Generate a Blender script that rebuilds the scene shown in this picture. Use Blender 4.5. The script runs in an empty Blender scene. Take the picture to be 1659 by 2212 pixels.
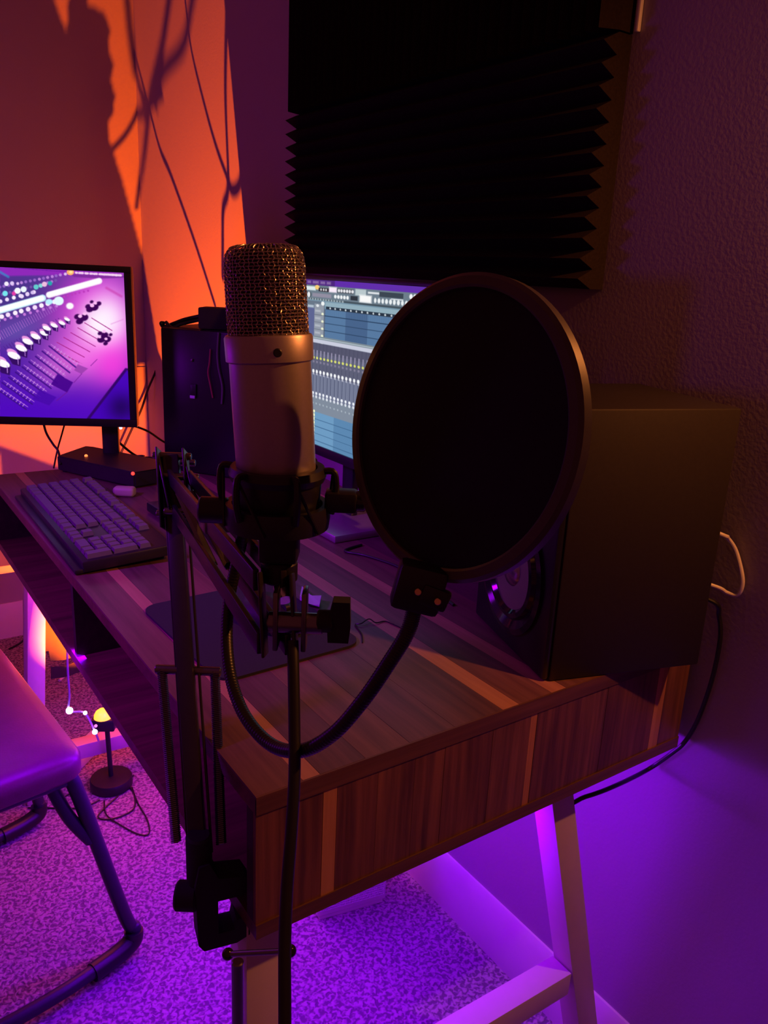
import bpy, bmesh, math, random
import numpy as np
from mathutils import Vector, Matrix

R = math.radians
random.seed(7)
SC = bpy.context.scene
COL = SC.collection

# ------------------------------------------------------------------ camera
cam_data = bpy.data.cameras.new('camera')
cam_data.sensor_fit = 'VERTICAL'
cam_data.sensor_height = 36.0
cam_data.lens = 1742.36 * 36.0 / 2212.0
cam_data.clip_start = 0.02
cam = bpy.data.objects.new('camera', cam_data)
COL.objects.link(cam)
rt = Vector((0.8227852, -0.5664655, 0.0462740))
up = Vector((0.1247996, 0.2594992, 0.9576457))
fw = Vector((0.5544813, 0.7821617, -0.2842068))
cam.matrix_world = Matrix(((rt.x, up.x, -fw.x, -0.25555), (rt.y, up.y, -fw.y, -0.52505),
                           (rt.z, up.z, -fw.z, 1.17444), (0, 0, 0, 1)))
SC.camera = cam

# ------------------------------------------------------------------ world, lamps, exposure
w = bpy.data.worlds.new('room_dim'); SC.world = w; w.use_nodes = True
w.node_tree.nodes['Background'].inputs[0].default_value = (1.0, 0.165, 0.20, 1)
w.node_tree.nodes['Background'].inputs[1].default_value = 0.082
SC.view_settings.view_transform = 'Standard'
SC.view_settings.look = 'None'
SC.view_settings.exposure = 0.0
SC.view_settings.gamma = 1.0
SC.view_settings.use_curve_mapping = False


def light(name, kind, loc, color, power, size=0.01, aim=None, angle=None, blend=0.3, size_y=None):
    d = bpy.data.lights.new(name, kind)
    d.color = color
    d.energy = power
    if kind == 'AREA':
        d.size = size
        if size_y:
            d.shape = 'RECTANGLE'; d.size_y = size_y
    else:
        d.shadow_soft_size = size
    if angle:
        d.spot_size = R(angle); d.spot_blend = blend
    o = bpy.data.objects.new(name, d); COL.objects.link(o)
    o.location = loc
    if aim is not None:
        o.rotation_euler = (Vector(aim) - Vector(loc)).to_track_quat('-Z', 'Y').to_euler()
    return o


# warm room lamp by the right wall, just behind the photographer's right side
light('warm_room_lamp', 'SPOT', (0.604, -0.44, 1.52), (1.0, 0.29, 0.06), 20, 0.014, aim=(0.30, 0.06, 1.08), angle=112, blend=0.95)
# violet led strip glued below the desk (its light)
for k_ in range(4):
    light('led_strip_light', 'POINT', (0.33, 0.14 + 0.23 * k_, 0.54), (0.23, 0.0, 1.0), 3.5, 0.05)
light('led_strip_light_front', 'AREA', (0.10, 0.60, 0.585), (0.20, 0.0, 1.0), 4.4, 0.04, aim=(-0.12, 0.60, 0.0), size_y=1.0)
light('led_bundle_light', 'POINT', (0.10, 1.00, 0.22), (0.27, 0.0, 1.0), 0.25, 0.02)
# violet leds of the room left of the picture
light('led_left_light', 'SPOT', (-0.75, 0.50, 1.55), (0.36, 0.0, 1.0), 55, 0.10, aim=(0.02, 0.62, 0.74), angle=62, blend=0.9)
light('led_wall_light', 'POINT', (-0.9, 1.45, 1.0), (0.40, 0.0, 1.0), 5.0, 0.10)

LAMP = Vector((0.172, 1.12, 0.226))     # bulb of the small orange lamp under the desk
light('orange_bulb_light', 'SPOT', LAMP, (1.0, 0.11, 0.0), 330, 0.0013, aim=LAMP + Vector((0.36, 0.56, 1.30)), angle=122, blend=0.95)


# ------------------------------------------------------------------ materials
MATS = {}


def mat(name, col, rough=0.5, metal=0.0, spec=0.5, emit=None, emit_s=0.0, noise=None, bump=None, sheen=0.0, trans=0.0):
    if name in MATS:
        return MATS[name]
    m = bpy.data.materials.new(name); m.use_nodes = True
    nt = m.node_tree; b = nt.nodes['Principled BSDF']
    b.inputs['Base Color'].default_value = (*col, 1)
    b.inputs['Roughness'].default_value = rough
    b.inputs['Metallic'].default_value = metal
    b.inputs['Specular IOR Level'].default_value = spec
    if trans:
        b.inputs['Transmission Weight'].default_value = trans
    if sheen:
        b.inputs['Sheen Weight'].default_value = sheen
    if emit:
        b.inputs['Emission Color'].default_value = (*emit, 1)
        b.inputs['Emission Strength'].default_value = emit_s
    tc = nt.nodes.new('ShaderNodeTexCoord')
    if noise:
        sc, amt = noise
        n = nt.nodes.new('ShaderNodeTexNoise'); n.inputs['Scale'].default_value = sc
        n.inputs['Detail'].default_value = 4
        mx = nt.nodes.new('ShaderNodeMix'); mx.data_type = 'RGBA'
        mx.inputs[6].default_value = (*[c * (1 - amt) for c in col], 1)
        mx.inputs[7].default_value = (*[min(1, c * (1 + amt)) for c in col], 1)
        nt.links.new(tc.outputs['Object'], n.inputs['Vector'])
        nt.links.new(n.outputs['Fac'], mx.inputs[0]); nt.links.new(mx.outputs[2], b.inputs['Base Color'])
    if bump:
        sc, st, dist = bump
        n = nt.nodes.new('ShaderNodeTexNoise'); n.inputs['Scale'].default_value = sc; n.inputs['Detail'].default_value = 3
        bp = nt.nodes.new('ShaderNodeBump'); bp.inputs['Strength'].default_value = st; bp.inputs['Distance'].default_value = dist
        nt.links.new(tc.outputs['Object'], n.inputs['Vector'])
        nt.links.new(n.outputs['Fac'], bp.inputs['Height']); nt.links.new(bp.outputs['Normal'], b.inputs['Normal'])
    MATS[name] = m
    return m


def wood(name, dark, lite, axis, rough=0.42):
    m = bpy.data.materials.new(name); m.use_nodes = True
    nt = m.node_tree; b = nt.nodes['Principled BSDF']; b.inputs['Roughness'].default_value = rough
    b.inputs['Specular IOR Level'].default_value = 0.35
    tc = nt.nodes.new('ShaderNodeTexCoord'); mp = nt.nodes.new('ShaderNodeMapping')
    s = [1.0, 1.0, 1.0]; s[axis] = 0.045
    mp.inputs['Scale'].default_value = s
    n = nt.nodes.new('ShaderNodeTexNoise'); n.inputs['Scale'].default_value = 150; n.inputs['Detail'].default_value = 5
    n.inputs['Roughness'].default_value = 0.65
    n2 = nt.nodes.new('ShaderNodeTexNoise'); n2.inputs['Scale'].default_value = 40; n2.inputs['Detail'].default_value = 2
    n2.inputs['Distortion'].default_value = 0.8
    ad = nt.nodes.new('ShaderNodeMath'); ad.operation = 'ADD'
    mr = nt.nodes.new('ShaderNodeMapRange'); mr.inputs[1].default_value = 0.74; mr.inputs[2].default_value = 1.26
    mx = nt.nodes.new('ShaderNodeMix'); mx.data_type = 'RGBA'
    mx.inputs[6].default_value = (*dark, 1); mx.inputs[7].default_value = (*lite, 1)
    nt.links.new(tc.outputs['Object'], mp.inputs[0]); nt.links.new(mp.outputs[0], n.inputs['Vector']); nt.links.new(mp.outputs[0], n2.inputs['Vector'])
    nt.links.new(n.outputs['Fac'], ad.inputs[0]); nt.links.new(n2.outputs['Fac'], ad.inputs[1])
    nt.links.new(ad.outputs[0], mr.inputs[0]); nt.links.new(mr.outputs[0], mx.inputs[0]); nt.links.new(mx.outputs[2], b.inputs['Base Color'])
    bp = nt.nodes.new('ShaderNodeBump'); bp.inputs['Strength'].default_value = 0.25; bp.inputs['Distance'].default_value = 0.0004
    nt.links.new(n.outputs['Fac'], bp.inputs['Height']); nt.links.new(bp.outputs['Normal'], b.inputs['Normal'])
    MATS[name] = m
    return m


def carpet_mat():
    m = bpy.data.materials.new('loop_carpet'); m.use_nodes = True
    nt = m.node_tree; b = nt.nodes['Principled BSDF']; b.inputs['Roughness'].default_value = 0.95
    b.inputs['Specular IOR Level'].default_value = 0.1
    tc = nt.nodes.new('ShaderNodeTexCoord')
    n = nt.nodes.new('ShaderNodeTexNoise'); n.inputs['Scale'].default_value = 150; n.inputs['Detail'].default_value = 0.3
    n.inputs['Distortion'].default_value = 0.7
    mr = nt.nodes.new('ShaderNodeMapRange'); mr.inputs[1].default_value = 0.38; mr.inputs[2].default_value = 0.62
    mx = nt.nodes.new('ShaderNodeMix'); mx.data_type = 'RGBA'
    mx.inputs[6].default_value = (0.19, 0.12, 0.20, 1); mx.inputs[7].default_value = (0.48, 0.38, 0.44, 1)
    n2 = nt.nodes.new('ShaderNodeTexNoise'); n2.inputs['Scale'].default_value = 3; n2.inputs['Detail'].default_value = 2
    mr2 = nt.nodes.new('ShaderNodeMapRange'); mr2.inputs[3].default_value = 0.75; mr2.inputs[4].default_value = 1.1
    mu = nt.nodes.new('ShaderNodeMix'); mu.data_type = 'RGBA'; mu.blend_type = 'MULTIPLY'; mu.inputs[0].default_value = 1
    bp = nt.nodes.new('ShaderNodeBump'); bp.inputs['Strength'].default_value = 0.9; bp.inputs['Distance'].default_value = 0.004
    L = nt.links.new
    L(tc.outputs['Object'], n.inputs['Vector']); L(tc.outputs['Object'], n2.inputs['Vector'])
    L(n.outputs['Fac'], mr.inputs[0]); L(mr.outputs[0], mx.inputs[0])
    L(n2.outputs['Fac'], mr2.inputs[0]); L(mx.outputs[2], mu.inputs[6]); L(mr2.outputs[0], mu.inputs[7])
    L(mu.outputs[2], b.inputs['Base Color'])
    L(n.outputs['Fac'], bp.inputs['Height']); L(bp.outputs['Normal'], b.inputs['Normal'])
    MATS['carpet'] = m
    return m


WALL = mat('wall_paint', (0.40, 0.35, 0.365), 0.8, spec=0.2, bump=(200, 0.22, 0.0015))
TRIM = mat('trim_paint', (0.74, 0.66, 0.66), 0.45, noise=(30, 0.04))
CARPET = carpet_mat()
BLACK = mat('black_plastic', (0.012, 0.010, 0.014), 0.42, noise=(60, 0.2))
MATTE = mat('matte_black', (0.014, 0.011, 0.015), 0.75, noise=(80, 0.2))
RUBBER = mat('black_rubber', (0.010, 0.009, 0.012), 0.38, spec=0.5, noise=(50, 0.15))
ARM = mat('arm_metal', (0.045, 0.035, 0.05), 0.34, 0.55, noise=(90, 0.15))
CHROME = mat('chrome', (0.75, 0.72, 0.74), 0.16, 1.0, noise=(40, 0.03))
STEEL = mat('dark_steel', (0.22, 0.20, 0.22), 0.28, 1.0, noise=(60, 0.1))
BRASS = mat('brass', (0.80, 0.50, 0.22), 0.25, 1.0, noise=(60, 0.1))
MICBODY = mat('champagne_metal', (0.50, 0.43, 0.44), 0.42, 0.75, noise=(400, 0.08), bump=(1500, 0.1, 0.0002))
MICWIRE = mat('grille_wire', (0.62, 0.52, 0.46), 0.35, 0.85, noise=(300, 0.1))
MICDARK = mat('grille_inner', (0.02, 0.015, 0.022), 0.8, noise=(100, 0.2))
POPCLOTH = mat('pop_cloth', (0.006, 0.004, 0.007), 0.9, noise=(220, 0.3), bump=(900, 0.3, 0.0005))
POPRING = mat('pop_ring', (0.06, 0.05, 0.045), 0.38, noise=(90, 0.15))
FOAM = mat('acoustic_foam', (0.022, 0.015, 0.016), 0.95, spec=0.05, noise=(260, 0.35), bump=(700, 0.4, 0.0015))
SPK = mat('speaker_vinyl', (0.020, 0.015, 0.015), 0.55, spec=0.4, noise=(240, 0.25), bump=(1200, 0.2, 0.0003))
SPKFRONT = mat('speaker_baffle', (0.010, 0.009, 0.012), 0.35, noise=(100, 0.2))
CONE = mat('woofer_cone', (0.40, 0.36, 0.44), 0.22, 0.9, noise=(60, 0.08))
GLOSS = mat('gloss_black', (0.012, 0.010, 0.014), 0.10, noise=(50, 0.1))
LEGWHITE = mat('leg_white', (0.62, 0.50, 0.48), 0.45, noise=(50, 0.05))
MONBLACK = mat('monitor_black', (0.012, 0.008, 0.02), 0.35, noise=(60, 0.2))
SEAT = mat('seat_vinyl', (0.14, 0.04, 0.065), 0.38, noise=(35, 0.15), bump=(300, 0.2, 0.001))
CHAIRTUBE = mat('chair_tube', (0.035, 0.028, 0.05), 0.38, 0.3, noise=(60, 0.15))
KEYBASE = mat('keyboard_base', (0.016, 0.013, 0.018), 0.38, noise=(80, 0.2))
KEYCAP = mat('keycap', (0.12, 0.10, 0.13), 0.5, noise=(120, 0.15))
PAD = mat('mouse_pad_cloth', (0.020, 0.017, 0.024), 0.85, noise=(300, 0.3))
WHITE = mat('white_plastic', (0.75, 0.72, 0.72), 0.4, noise=(50, 0.04))
BLOCKER = mat('blocker_cloth', (0.015, 0.012, 0.015), 0.95, noise=(90, 0.3))
CABLE = mat('black_cable', (0.010, 0.009, 0.013), 0.4, noise=(70, 0.2))
REDPL = mat('red_plastic', (0.7, 0.05, 0.04), 0.4, noise=(50, 0.1))
LEDV = mat('led_violet', (0.3, 0.1, 0.9), 0.4, emit=(0.80, 0.60, 1.0), emit_s=9)
LEDP = mat('led_pink', (0.9, 0.1, 0.5), 0.4, emit=(1.0, 0.12, 0.55), emit_s=3)
LEDR = mat('led_red', (0.9, 0.05, 0.02), 0.4, emit=(1.0, 0.03, 0.02), emit_s=3)
LEDO = mat('led_orange', (0.9, 0.3, 0.05), 0.4, emit=(1.0, 0.18, 0.04), emit_s=2.5)
LEDW = mat('led_white', (0.9, 0.9, 1.0), 0.4, emit=(0.75, 0.8, 1.0), emit_s=1.4)
GLOW = mat('lamp_glow', (1.0, 0.6, 0.1), 0.4, emit=(1.0, 0.32, 0.01), emit_s=2.6)
BROWN_D = (0.060, 0.026, 0.022); BROWN_D2 = (0.105, 0.043, 0.032)
WY = [wood('walnut_dark_y', (0.080, 0.034, 0.045), (0.145, 0.065, 0.078), 1),
      wood('walnut_mid_y', (0.115, 0.047, 0.050), (0.20, 0.088, 0.080), 1),
      wood('walnut_light_y', (0.34, 0.15, 0.10), (0.46, 0.22, 0.14), 1)]
WZ = [wood('walnut_dark_z', (0.070, 0.028, 0.022), (0.22, 0.085, 0.052), 2),
      wood('walnut_mid_z', (0.085, 0.034, 0.026), (0.25, 0.10, 0.062), 2),
      wood('walnut_light_z', (0.38, 0.16, 0.07), (0.52, 0.25, 0.12), 2)]
WX = wood('walnut_edge_x', (0.075, 0.030, 0.022), (0.16, 0.068, 0.042), 0)
WYE = wood('walnut_edge_y', (0.065, 0.030, 0.028), (0.14, 0.06, 0.045), 1)
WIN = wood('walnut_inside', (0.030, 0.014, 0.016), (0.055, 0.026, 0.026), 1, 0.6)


# ------------------------------------------------------------------ mesh helpers
def box(bm, c, s, M=None, bev=0.0, seg=2):
    t = bmesh.new()
    bmesh.ops.create_cube(t, size=1.0)
    bmesh.ops.scale(t, vec=s, verts=t.verts)
    if bev:
        bmesh.ops.bevel(t, geom=t.edges[:], offset=bev, segments=seg, profile=0.5, affect='EDGES')
    X = (M or Matrix.Identity(4)) @ Matrix.Translation(c)
    bmesh.ops.transform(t, matrix=X, verts=t.verts)
    me = bpy.data.meshes.new('t'); t.to_mesh(me); bm.from_mesh(me); bpy.data.meshes.remove(me); t.free()
    return bm


def span(bm, a, b, bev=0.0, M=None):
    c = [(a[i] + b[i]) / 2 for i in range(3)]; s = [abs(b[i] - a[i]) for i in range(3)]
    return box(bm, c, s, M, bev)


def frame(p0, p1, up=(0, 0, 1)):
    z = (Vector(p1) - Vector(p0)).normalized(); u = Vector(up)
    if abs(z.dot(u)) > 0.98:
        u = Vector((0, 1, 0))
    x = u.cross(z).normalized(); y = z.cross(x)
    return Matrix(((x.x, y.x, z.x, p0[0]), (x.y, y.y, z.y, p0[1]), (x.z, y.z, z.z, p0[2]), (0, 0, 0, 1)))


def bar(bm, p0, p1, wx, wy, up=(0, 0, 1), bev=0.0):
    l = (Vector(p1) - Vector(p0)).length
    return box(bm, (0, 0, l / 2), (wx, wy, l), frame(p0, p1, up), bev)


def smooth(pts, n=6):
    P = [Vector(p) for p in pts]; out = []
    for i in range(len(P) - 1):
        p0 = P[max(i - 1, 0)]; p1 = P[i]; p2 = P[i + 1]; p3 = P[min(i + 2, len(P) - 1)]
        for k in range(n):
            t = k / n
            out.append(0.5 * ((2 * p1) + (p2 - p0) * t + (2 * p0 - 5 * p1 + 4 * p2 - p3) * t * t + (3 * p1 - p0 - 3 * p2 + p3) * t ** 3))
    out.append(P[-1])
    return out


def tube(bm, pts, r, seg=10, cap=True):
    P = [Vector(p) for p in pts]; n = len(P)
    rr = r if isinstance(r, (list, tuple)) else [r] * n
    T = [(P[min(i + 1, n - 1)] - P[max(i - 1, 0)]).normalized() for i in range(n)]
    u = Vector((0, 0, 1)) if abs(T[0].z) < 0.9 else Vector((1, 0, 0))
    u = (u - T[0] * u.dot(T[0])).normalized(); rings = []
    for i in range(n):
        u = (u - T[i] * u.dot(T[i])).normalized(); v = T[i].cross(u)
        rings.append([bm.verts.new(P[i] + (u * math.cos(2 * math.pi * k / seg) + v * math.sin(2 * math.pi * k / seg)) * rr[i]) for k in range(seg)])
    for i in range(n - 1):
        for k in range(seg):
            bm.faces.new((rings[i][k], rings[i][(k + 1) % seg], rings[i + 1][(k + 1) % seg], rings[i + 1][k]))
    if cap:
        bm.faces.new(rings[0][::-1]); bm.faces.new(rings[-1])
    return bm


def lathe(bm, prof, M=None, seg=32, cap=True):
    M = M or Matrix.Identity(4); rings = []
    for r, z in prof:
        rings.append([bm.verts.new(M @ Vector((max(r, 1e-5) * math.cos(2 * math.pi * k / seg), max(r, 1e-5) * math.sin(2 * math.pi * k / seg), z))) for k in range(seg)])
    for i in range(len(rings) - 1):
        for k in range(seg):
            bm.faces.new((rings[i][k], rings[i][(k + 1) % seg], rings[i + 1][(k + 1) % seg], rings[i + 1][k]))
    if cap:
        bm.faces.new(rings[0][::-1]); bm.faces.new(rings[-1])
    return bm


def cyl(bm, p0, p1, r, seg=20, bev=0.0):
    l = (Vector(p1) - Vector(p0)).length
    if bev:
        prof = [(r - bev, 0), (r, bev), (r, l - bev), (r - bev, l)]
    else:
        prof = [(r, 0), (r, l)]
    return lathe(bm, prof, frame(p0, p1), seg)


def ball(bm, c, r, seg=12):
    return lathe(bm, [(r * math.sin(math.pi * i / 8), -r * math.cos(math.pi * i / 8)) for i in range(9)], Matrix.Translation(c), seg)


def prism(bm, poly, M, h):
    """closed 2-D outline in the local xy plane, extruded by h along local z"""
    a = [bm.verts.new(M @ Vector((x, y, 0))) for x, y in poly]
    b = [bm.verts.new(M @ Vector((x, y, h))) for x, y in poly]
    n = len(poly)
    bm.faces.new(a[::-1]); bm.faces.new(b)
    for i in range(n):
        bm.faces.new((a[i], a[(i + 1) % n], b[(i + 1) % n], b[i]))
    return bm


def BM():
    return bmesh.new()


def wloc(o):
    v = Vector((0, 0, 0))
    while o:
        v += o.location; o = o.parent
    return v


def obj(name, bm, m, parent=None, base=None, sharp=35, label=None, kind=None):
    bmesh.ops.recalc_face_normals(bm, faces=bm.faces[:])
    off = wloc(parent) if parent else Vector((0, 0, 0))
    b = Vector(base) if base is not None else off.copy()
    bmesh.ops.translate(bm, vec=-b, verts=bm.verts)
    me = bpy.data.meshes.new(name); bm.to_mesh(me); bm.free()
    me.materials.append(m)
    me.shade_smooth(); me.set_sharp_from_angle(angle=R(sharp))
    o = bpy.data.objects.new(name, me); COL.objects.link(o)
    if parent:
        o.parent = parent
    o.location = b - off
    if label: o['label'] = label
    if kind: o['kind'] = kind
    return o


def thing(name, label, cat, loc, group=None):
    o = bpy.data.objects.new(name, None); o.empty_display_size = 0.05; COL.objects.link(o)
    o.location = loc; o['label'] = label; o['category'] = cat
    if group: o['group'] = group
    return o


def tag(o, label, cat, group=None, kind=None):
    o['label'] = label; o['category'] = cat
    if group: o['group'] = group
    if kind: o['kind'] = kind
    return o


# ------------------------------------------------------------------ the room
WX0 = 0.62; WY0 = 2.08
obj('floor', span(BM(), (-2.4, -2.6, -0.05), (0.66, 2.14, 0.0)), CARPET, kind='structure')
obj('wall_right', span(BM(), (WX0, -2.6, -0.05), (WX0 + 0.06, WY0 + 0.06, 2.6)), WALL, kind='structure')
obj('wall_back', span(BM(), (-2.4, WY0, -0.05), (WX0, WY0 + 0.06, 2.6)), WALL, kind='structure')
b = BM()
prism(b, [(0, 0), (-0.012, 0), (-0.012, 0.100), (-0.004, 0.116), (0, 0.116)], Matrix(((1, 0, 0, WX0), (0, 0, -1, WY0), (0, 1, 0, 0.0), (0, 0, 0, 1))), 4.6)
obj('baseboard_right', b, TRIM, kind='structure')
b = BM()
prism(b, [(0, 0), (-0.012, 0), (-0.012, 0.100), (-0.004, 0.116), (0, 0.116)], Matrix(((0, 0, -1, WX0 - 0.012), (1, 0, 0, WY0), (0, 1, 0, 0.0), (0, 0, 0, 1))), 2.9)
obj('baseboard_back', b, TRIM, kind='structure')

# ------------------------------------------------------------------ desk
ZT = 0.75; ZB = 0.603; DX = 0.60; DY = 1.20
desk = thing('desk', 'walnut effect desk with open shelf below the top, standing on white metal legs', 'desk', (0.3, 0.6, 0))
top = [(0.0, 0.045, 1), (0.045, 0.0625, 2), (0.0625, 0.110, 0), (0.110, 0.160, 1), (0.160, 0.215, 0), (0.215, 0.279, 0), (0.279, 0.302, 2),
       (0.302, 0.350, 1), (0.350, 0.372, 2), (0.372, 0.440, 1), (0.440, 0.510, 0), (0.510, 0.530, 2), (0.530, 0.60, 1)]
for x0, x1, k in top:
    obj('plank', span(BM(), (x0 + 0.0002, 0.0012, ZT - 0.003), (x1 - 0.0002, DY, ZT + random.uniform(-0.0001, 0.0001))), WY[k], desk)
obj('top_board', span(BM(), (0.0, 0.0, ZT - 0.018), (DX, DY, ZT - 0.003)), WX, desk)
obj('top_edge', span(BM(), (0.0, -0.0008, ZT - 0.018), (DX, 0.0012, ZT - 0.0001)), WX, desk)
obj('bottom_board', span(BM(), (-0.0, -0.0008, ZB), (DX, DY, ZB + 0.015)), WX, desk)
end = [(0.0, 0.066, 0), (0.066, 0.0805, 2), (0.0805, 0.125, 0), (0.125, 0.168, 1), (0.168, 0.205, 0), (0.205, 0.268, 0), (0.268, 0.322, 1),
       (0.322, 0.3315, 2), (0.3315, 0.40, 0), (0.40, 0.445, 1), (0.445, 0.538, 0), (0.538, 0.556, 2), (0.556, 0.60, 1)]
for x0, x1, k in end:
    obj('end_plank', span(BM(), (x0 + 0.0002, 0.0006 + random.uniform(-0.0002, 0.0002), ZB + 0.015), (x1 - 0.0002, 0.006, ZT - 0.018)), WZ[k], desk)
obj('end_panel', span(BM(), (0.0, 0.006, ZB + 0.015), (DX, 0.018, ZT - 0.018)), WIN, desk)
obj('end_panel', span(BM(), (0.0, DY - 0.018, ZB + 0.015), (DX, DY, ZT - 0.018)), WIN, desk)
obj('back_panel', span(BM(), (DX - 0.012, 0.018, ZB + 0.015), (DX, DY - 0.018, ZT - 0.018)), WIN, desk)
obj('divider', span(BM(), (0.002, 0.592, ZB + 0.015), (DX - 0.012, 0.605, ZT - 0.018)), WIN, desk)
LW = 0.036
for yy, dx, zc in ((0.03, 0.0, 0.262), (1.158, 0.0, 0.10)):
    obj('leg', bar(BM(), (0.023 + dx, yy + LW / 2, 0.0), (0.023 + (0.045 if yy > 1 else 0), yy + LW / 2, ZB), LW, LW, (0, 1, 0), 0.0012), LEGWHITE, desk)
    obj('leg', bar(BM(), (0.607 - 0.022, yy + LW / 2, 0.0), (0.417, yy + LW / 2, ZB), LW, LW, (0, 1, 0), 0.0012), LEGWHITE, desk)
    obj('crossbar', bar(BM(), (0.042, yy + LW / 2, zc), (0.49 if zc > .2 else 0.545, yy + LW / 2, zc - 0.014), LW, LW, (0, 1, 0), 0.0012), LEGWHITE, desk)

# ------------------------------------------------------------------ acoustic foam tiles
TW = 0.2715; TH = 0.302
for row in range(2):
    for ccol in range(3):
        y0 = 0.230 + ccol * TW; z0 = 1.166 + row * (TH + 0.002)
        b = BM()
        n = 12
        if row == 0:
            poly = [(0, 0)]
            for i in range(n):
                poly += [(0.024, TH * i / n), (0.050, TH * (i + 0.5) / n)]
            poly += [(0.024, TH), (0, TH)]
            prism(b, poly, Matrix(((-1, 0, 0, WX0), (0, 0, 1, y0 + 0.0005), (0, 1, 0, z0), (0, 0, 0, 1))), TW - 0.001)
        else:
            poly = [(0, 0)]
            for i in range(n):
                poly += [(0.024, TW * i / n), (0.050, TW * (i + 0.5) / n)]
            poly += [(0.024, TW - 0.0005), (0, TW - 0.0005)]
            prism(b, poly, Matrix(((-1, 0, 0, WX0), (0, 1, 0, y0), (0, 0, 1, z0), (0, 0, 0, 1))), TH)
        pos = ['nearest the camera', 'in the middle', 'farthest, by the orange light'][ccol]
        lab = ('black wedge foam tile of the lower row with horizontal ridges, ' if row == 0 else 'black wedge foam tile of the upper row with upright ridges, ') + pos
        t = obj('foam_tile', b, FOAM, base=(WX0, y0 + TW / 2, z0), sharp=20)
        tag(t, lab, 'acoustic foam', 'foam tiles on the right wall')


# ------------------------------------------------------------------ screens (flat pictures built as coloured grids)
def screen_mat(name, s):
    m = bpy.data.materials.new(name); m.use_nodes = True
    nt = m.node_tree; nt.nodes.clear()
    at = nt.nodes.new('ShaderNodeAttribute'); at.attribute_name = 'picture'
    em = nt.nodes.new('ShaderNodeEmission'); em.inputs[1].default_value = s
    ou = nt.nodes.new('ShaderNodeOutputMaterial')
    nt.links.new(at.outputs['Color'], em.inputs[0]); nt.links.new(em.outputs[0], ou.inputs[0])
    return m


class Canvas:
    def __init__(s, x0, y0, x1, y1, k):
        s.x0, s.y0, s.k = x0, y0, k
        s.w, s.h = int((x1 - x0) * k), int((y1 - y0) * k)
        s.X, s.Y = np.meshgrid(x0 + (np.arange(s.w) + .5) / k, y0 + (np.arange(s.h) + .5) / k)
        s.c = np.zeros((s.h, s.w, 3))

    def put(s, a, col):
        a = np.clip(a, 0, 1)[..., None]
        s.c = s.c * (1 - a) + np.array(col) / 255.0 * a

    def glow(s, x, y, rx, ry, col, amt=1.0, ang=0.0):
        dx, dy = s.X - x, s.Y - y; ca, sa = math.cos(ang), math.sin(ang)
        u = (dx * ca + dy * sa) / rx; v = (-dx * sa + dy * ca) / ry
        s.put(np.exp(-(u * u + v * v)) * amt, col)

    def disc(s, x, y, rx, ry, col, ang=0.0, soft=0.8):
        dx, dy = s.X - x, s.Y - y; ca, sa = math.cos(ang), math.sin(ang)
        u = (dx * ca + dy * sa) / rx; v = (-dx * sa + dy * ca) / ry
        d = (1 - np.sqrt(u * u + v * v)) * min(rx, ry)
        s.put(d / soft + .5, col)

    def line(s, x0, y0, x1, y1, w_, col, a=1.0, soft=0.7):
        dx, dy = x1 - x0, y1 - y0; l2 = dx * dx + dy * dy
        t = np.clip(((s.X - x0) * dx + (s.Y - y0) * dy) / l2, 0, 1)
        d = np.hypot(s.X - x0 - t * dx, s.Y - y0 - t * dy)
        s.put(np.clip((w_ / 2 - d) / soft + .5, 0, 1) * a, col)

    def poly(s, pts, col, a=1.0, soft=0.8):
        m = np.full(s.X.shape, 1e9); n = len(pts)
        ar = sum(pts[i][0] * pts[(i + 1) % n][1] - pts[(i + 1) % n][0] * pts[i][1] for i in range(n))
        sg = 1 if ar > 0 else -1
        for i in range(n):
            (x0, y0), (x1, y1) = pts[i], pts[(i + 1) % n]
            l = math.hypot(x1 - x0, y1 - y0)
            m = np.minimum(m, sg * ((x1 - x0) * (s.Y - y0) - (y1 - y0) * (s.X - x0)) / l)
        s.put(np.clip(m / soft + .5, 0, 1) * a, col)

    def sample(s, x, y):
        i = np.clip(((x - s.x0) * s.k).astype(int), 0, s.w - 1); j = np.clip(((y - s.y0) * s.k).astype(int), 0, s.h - 1)
        return s.c[j, i]


def screen_mesh(name, parent, O, U, V, nu, nv, color_at, strength):
    """grid of coloured points; O top-left corner, U full width vector, V full height vector (down)"""
    us, vs = np.meshgrid(np.linspace(0, 1, nu), np.linspace(0, 1, nv))
    P = np.array(O)[None, :] + us.reshape(-1, 1) * np.array(U) + vs.reshape(-1, 1) * np.array(V)
    lin = np.clip(color_at(us.reshape(-1), vs.reshape(-1)), 0, 1)
    lin = np.where(lin <= 0.04045, lin / 12.92, ((lin + 0.055) / 1.055) ** 2.4)
    off = wloc(parent)
    P = P - np.array(off)
    idx = np.arange(nu * nv).reshape(nv, nu)
    q = np.stack([idx[:-1, :-1], idx[1:, :-1], idx[1:, 1:], idx[:-1, 1:]], -1).reshape(-1, 4)
    me = bpy.data.meshes.new(name)
    me.vertices.add(len(P)); me.vertices.foreach_set('co', P.astype(np.float32).ravel())
    me.loops.add(q.size); me.loops.foreach_set('vertex_index', q.astype(np.int32).ravel())
    me.polygons.add(len(q)); me.polygons.foreach_set('loop_start', (np.arange(len(q)) * 4).astype(np.int32))
    me.update(calc_edges=True)
    ca = me.color_attributes.new('picture', 'FLOAT_COLOR', 'POINT')
    rgba = np.ones((len(P), 4), np.float32); rgba[:, :3] = lin
    ca.data.foreach_set('color', rgba.ravel())
    me.materials.append(screen_mat(name + '_light', strength))
    o = bpy.data.objects.new(name, me); COL.objects.link(o); o.parent = parent
    return o


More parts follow.
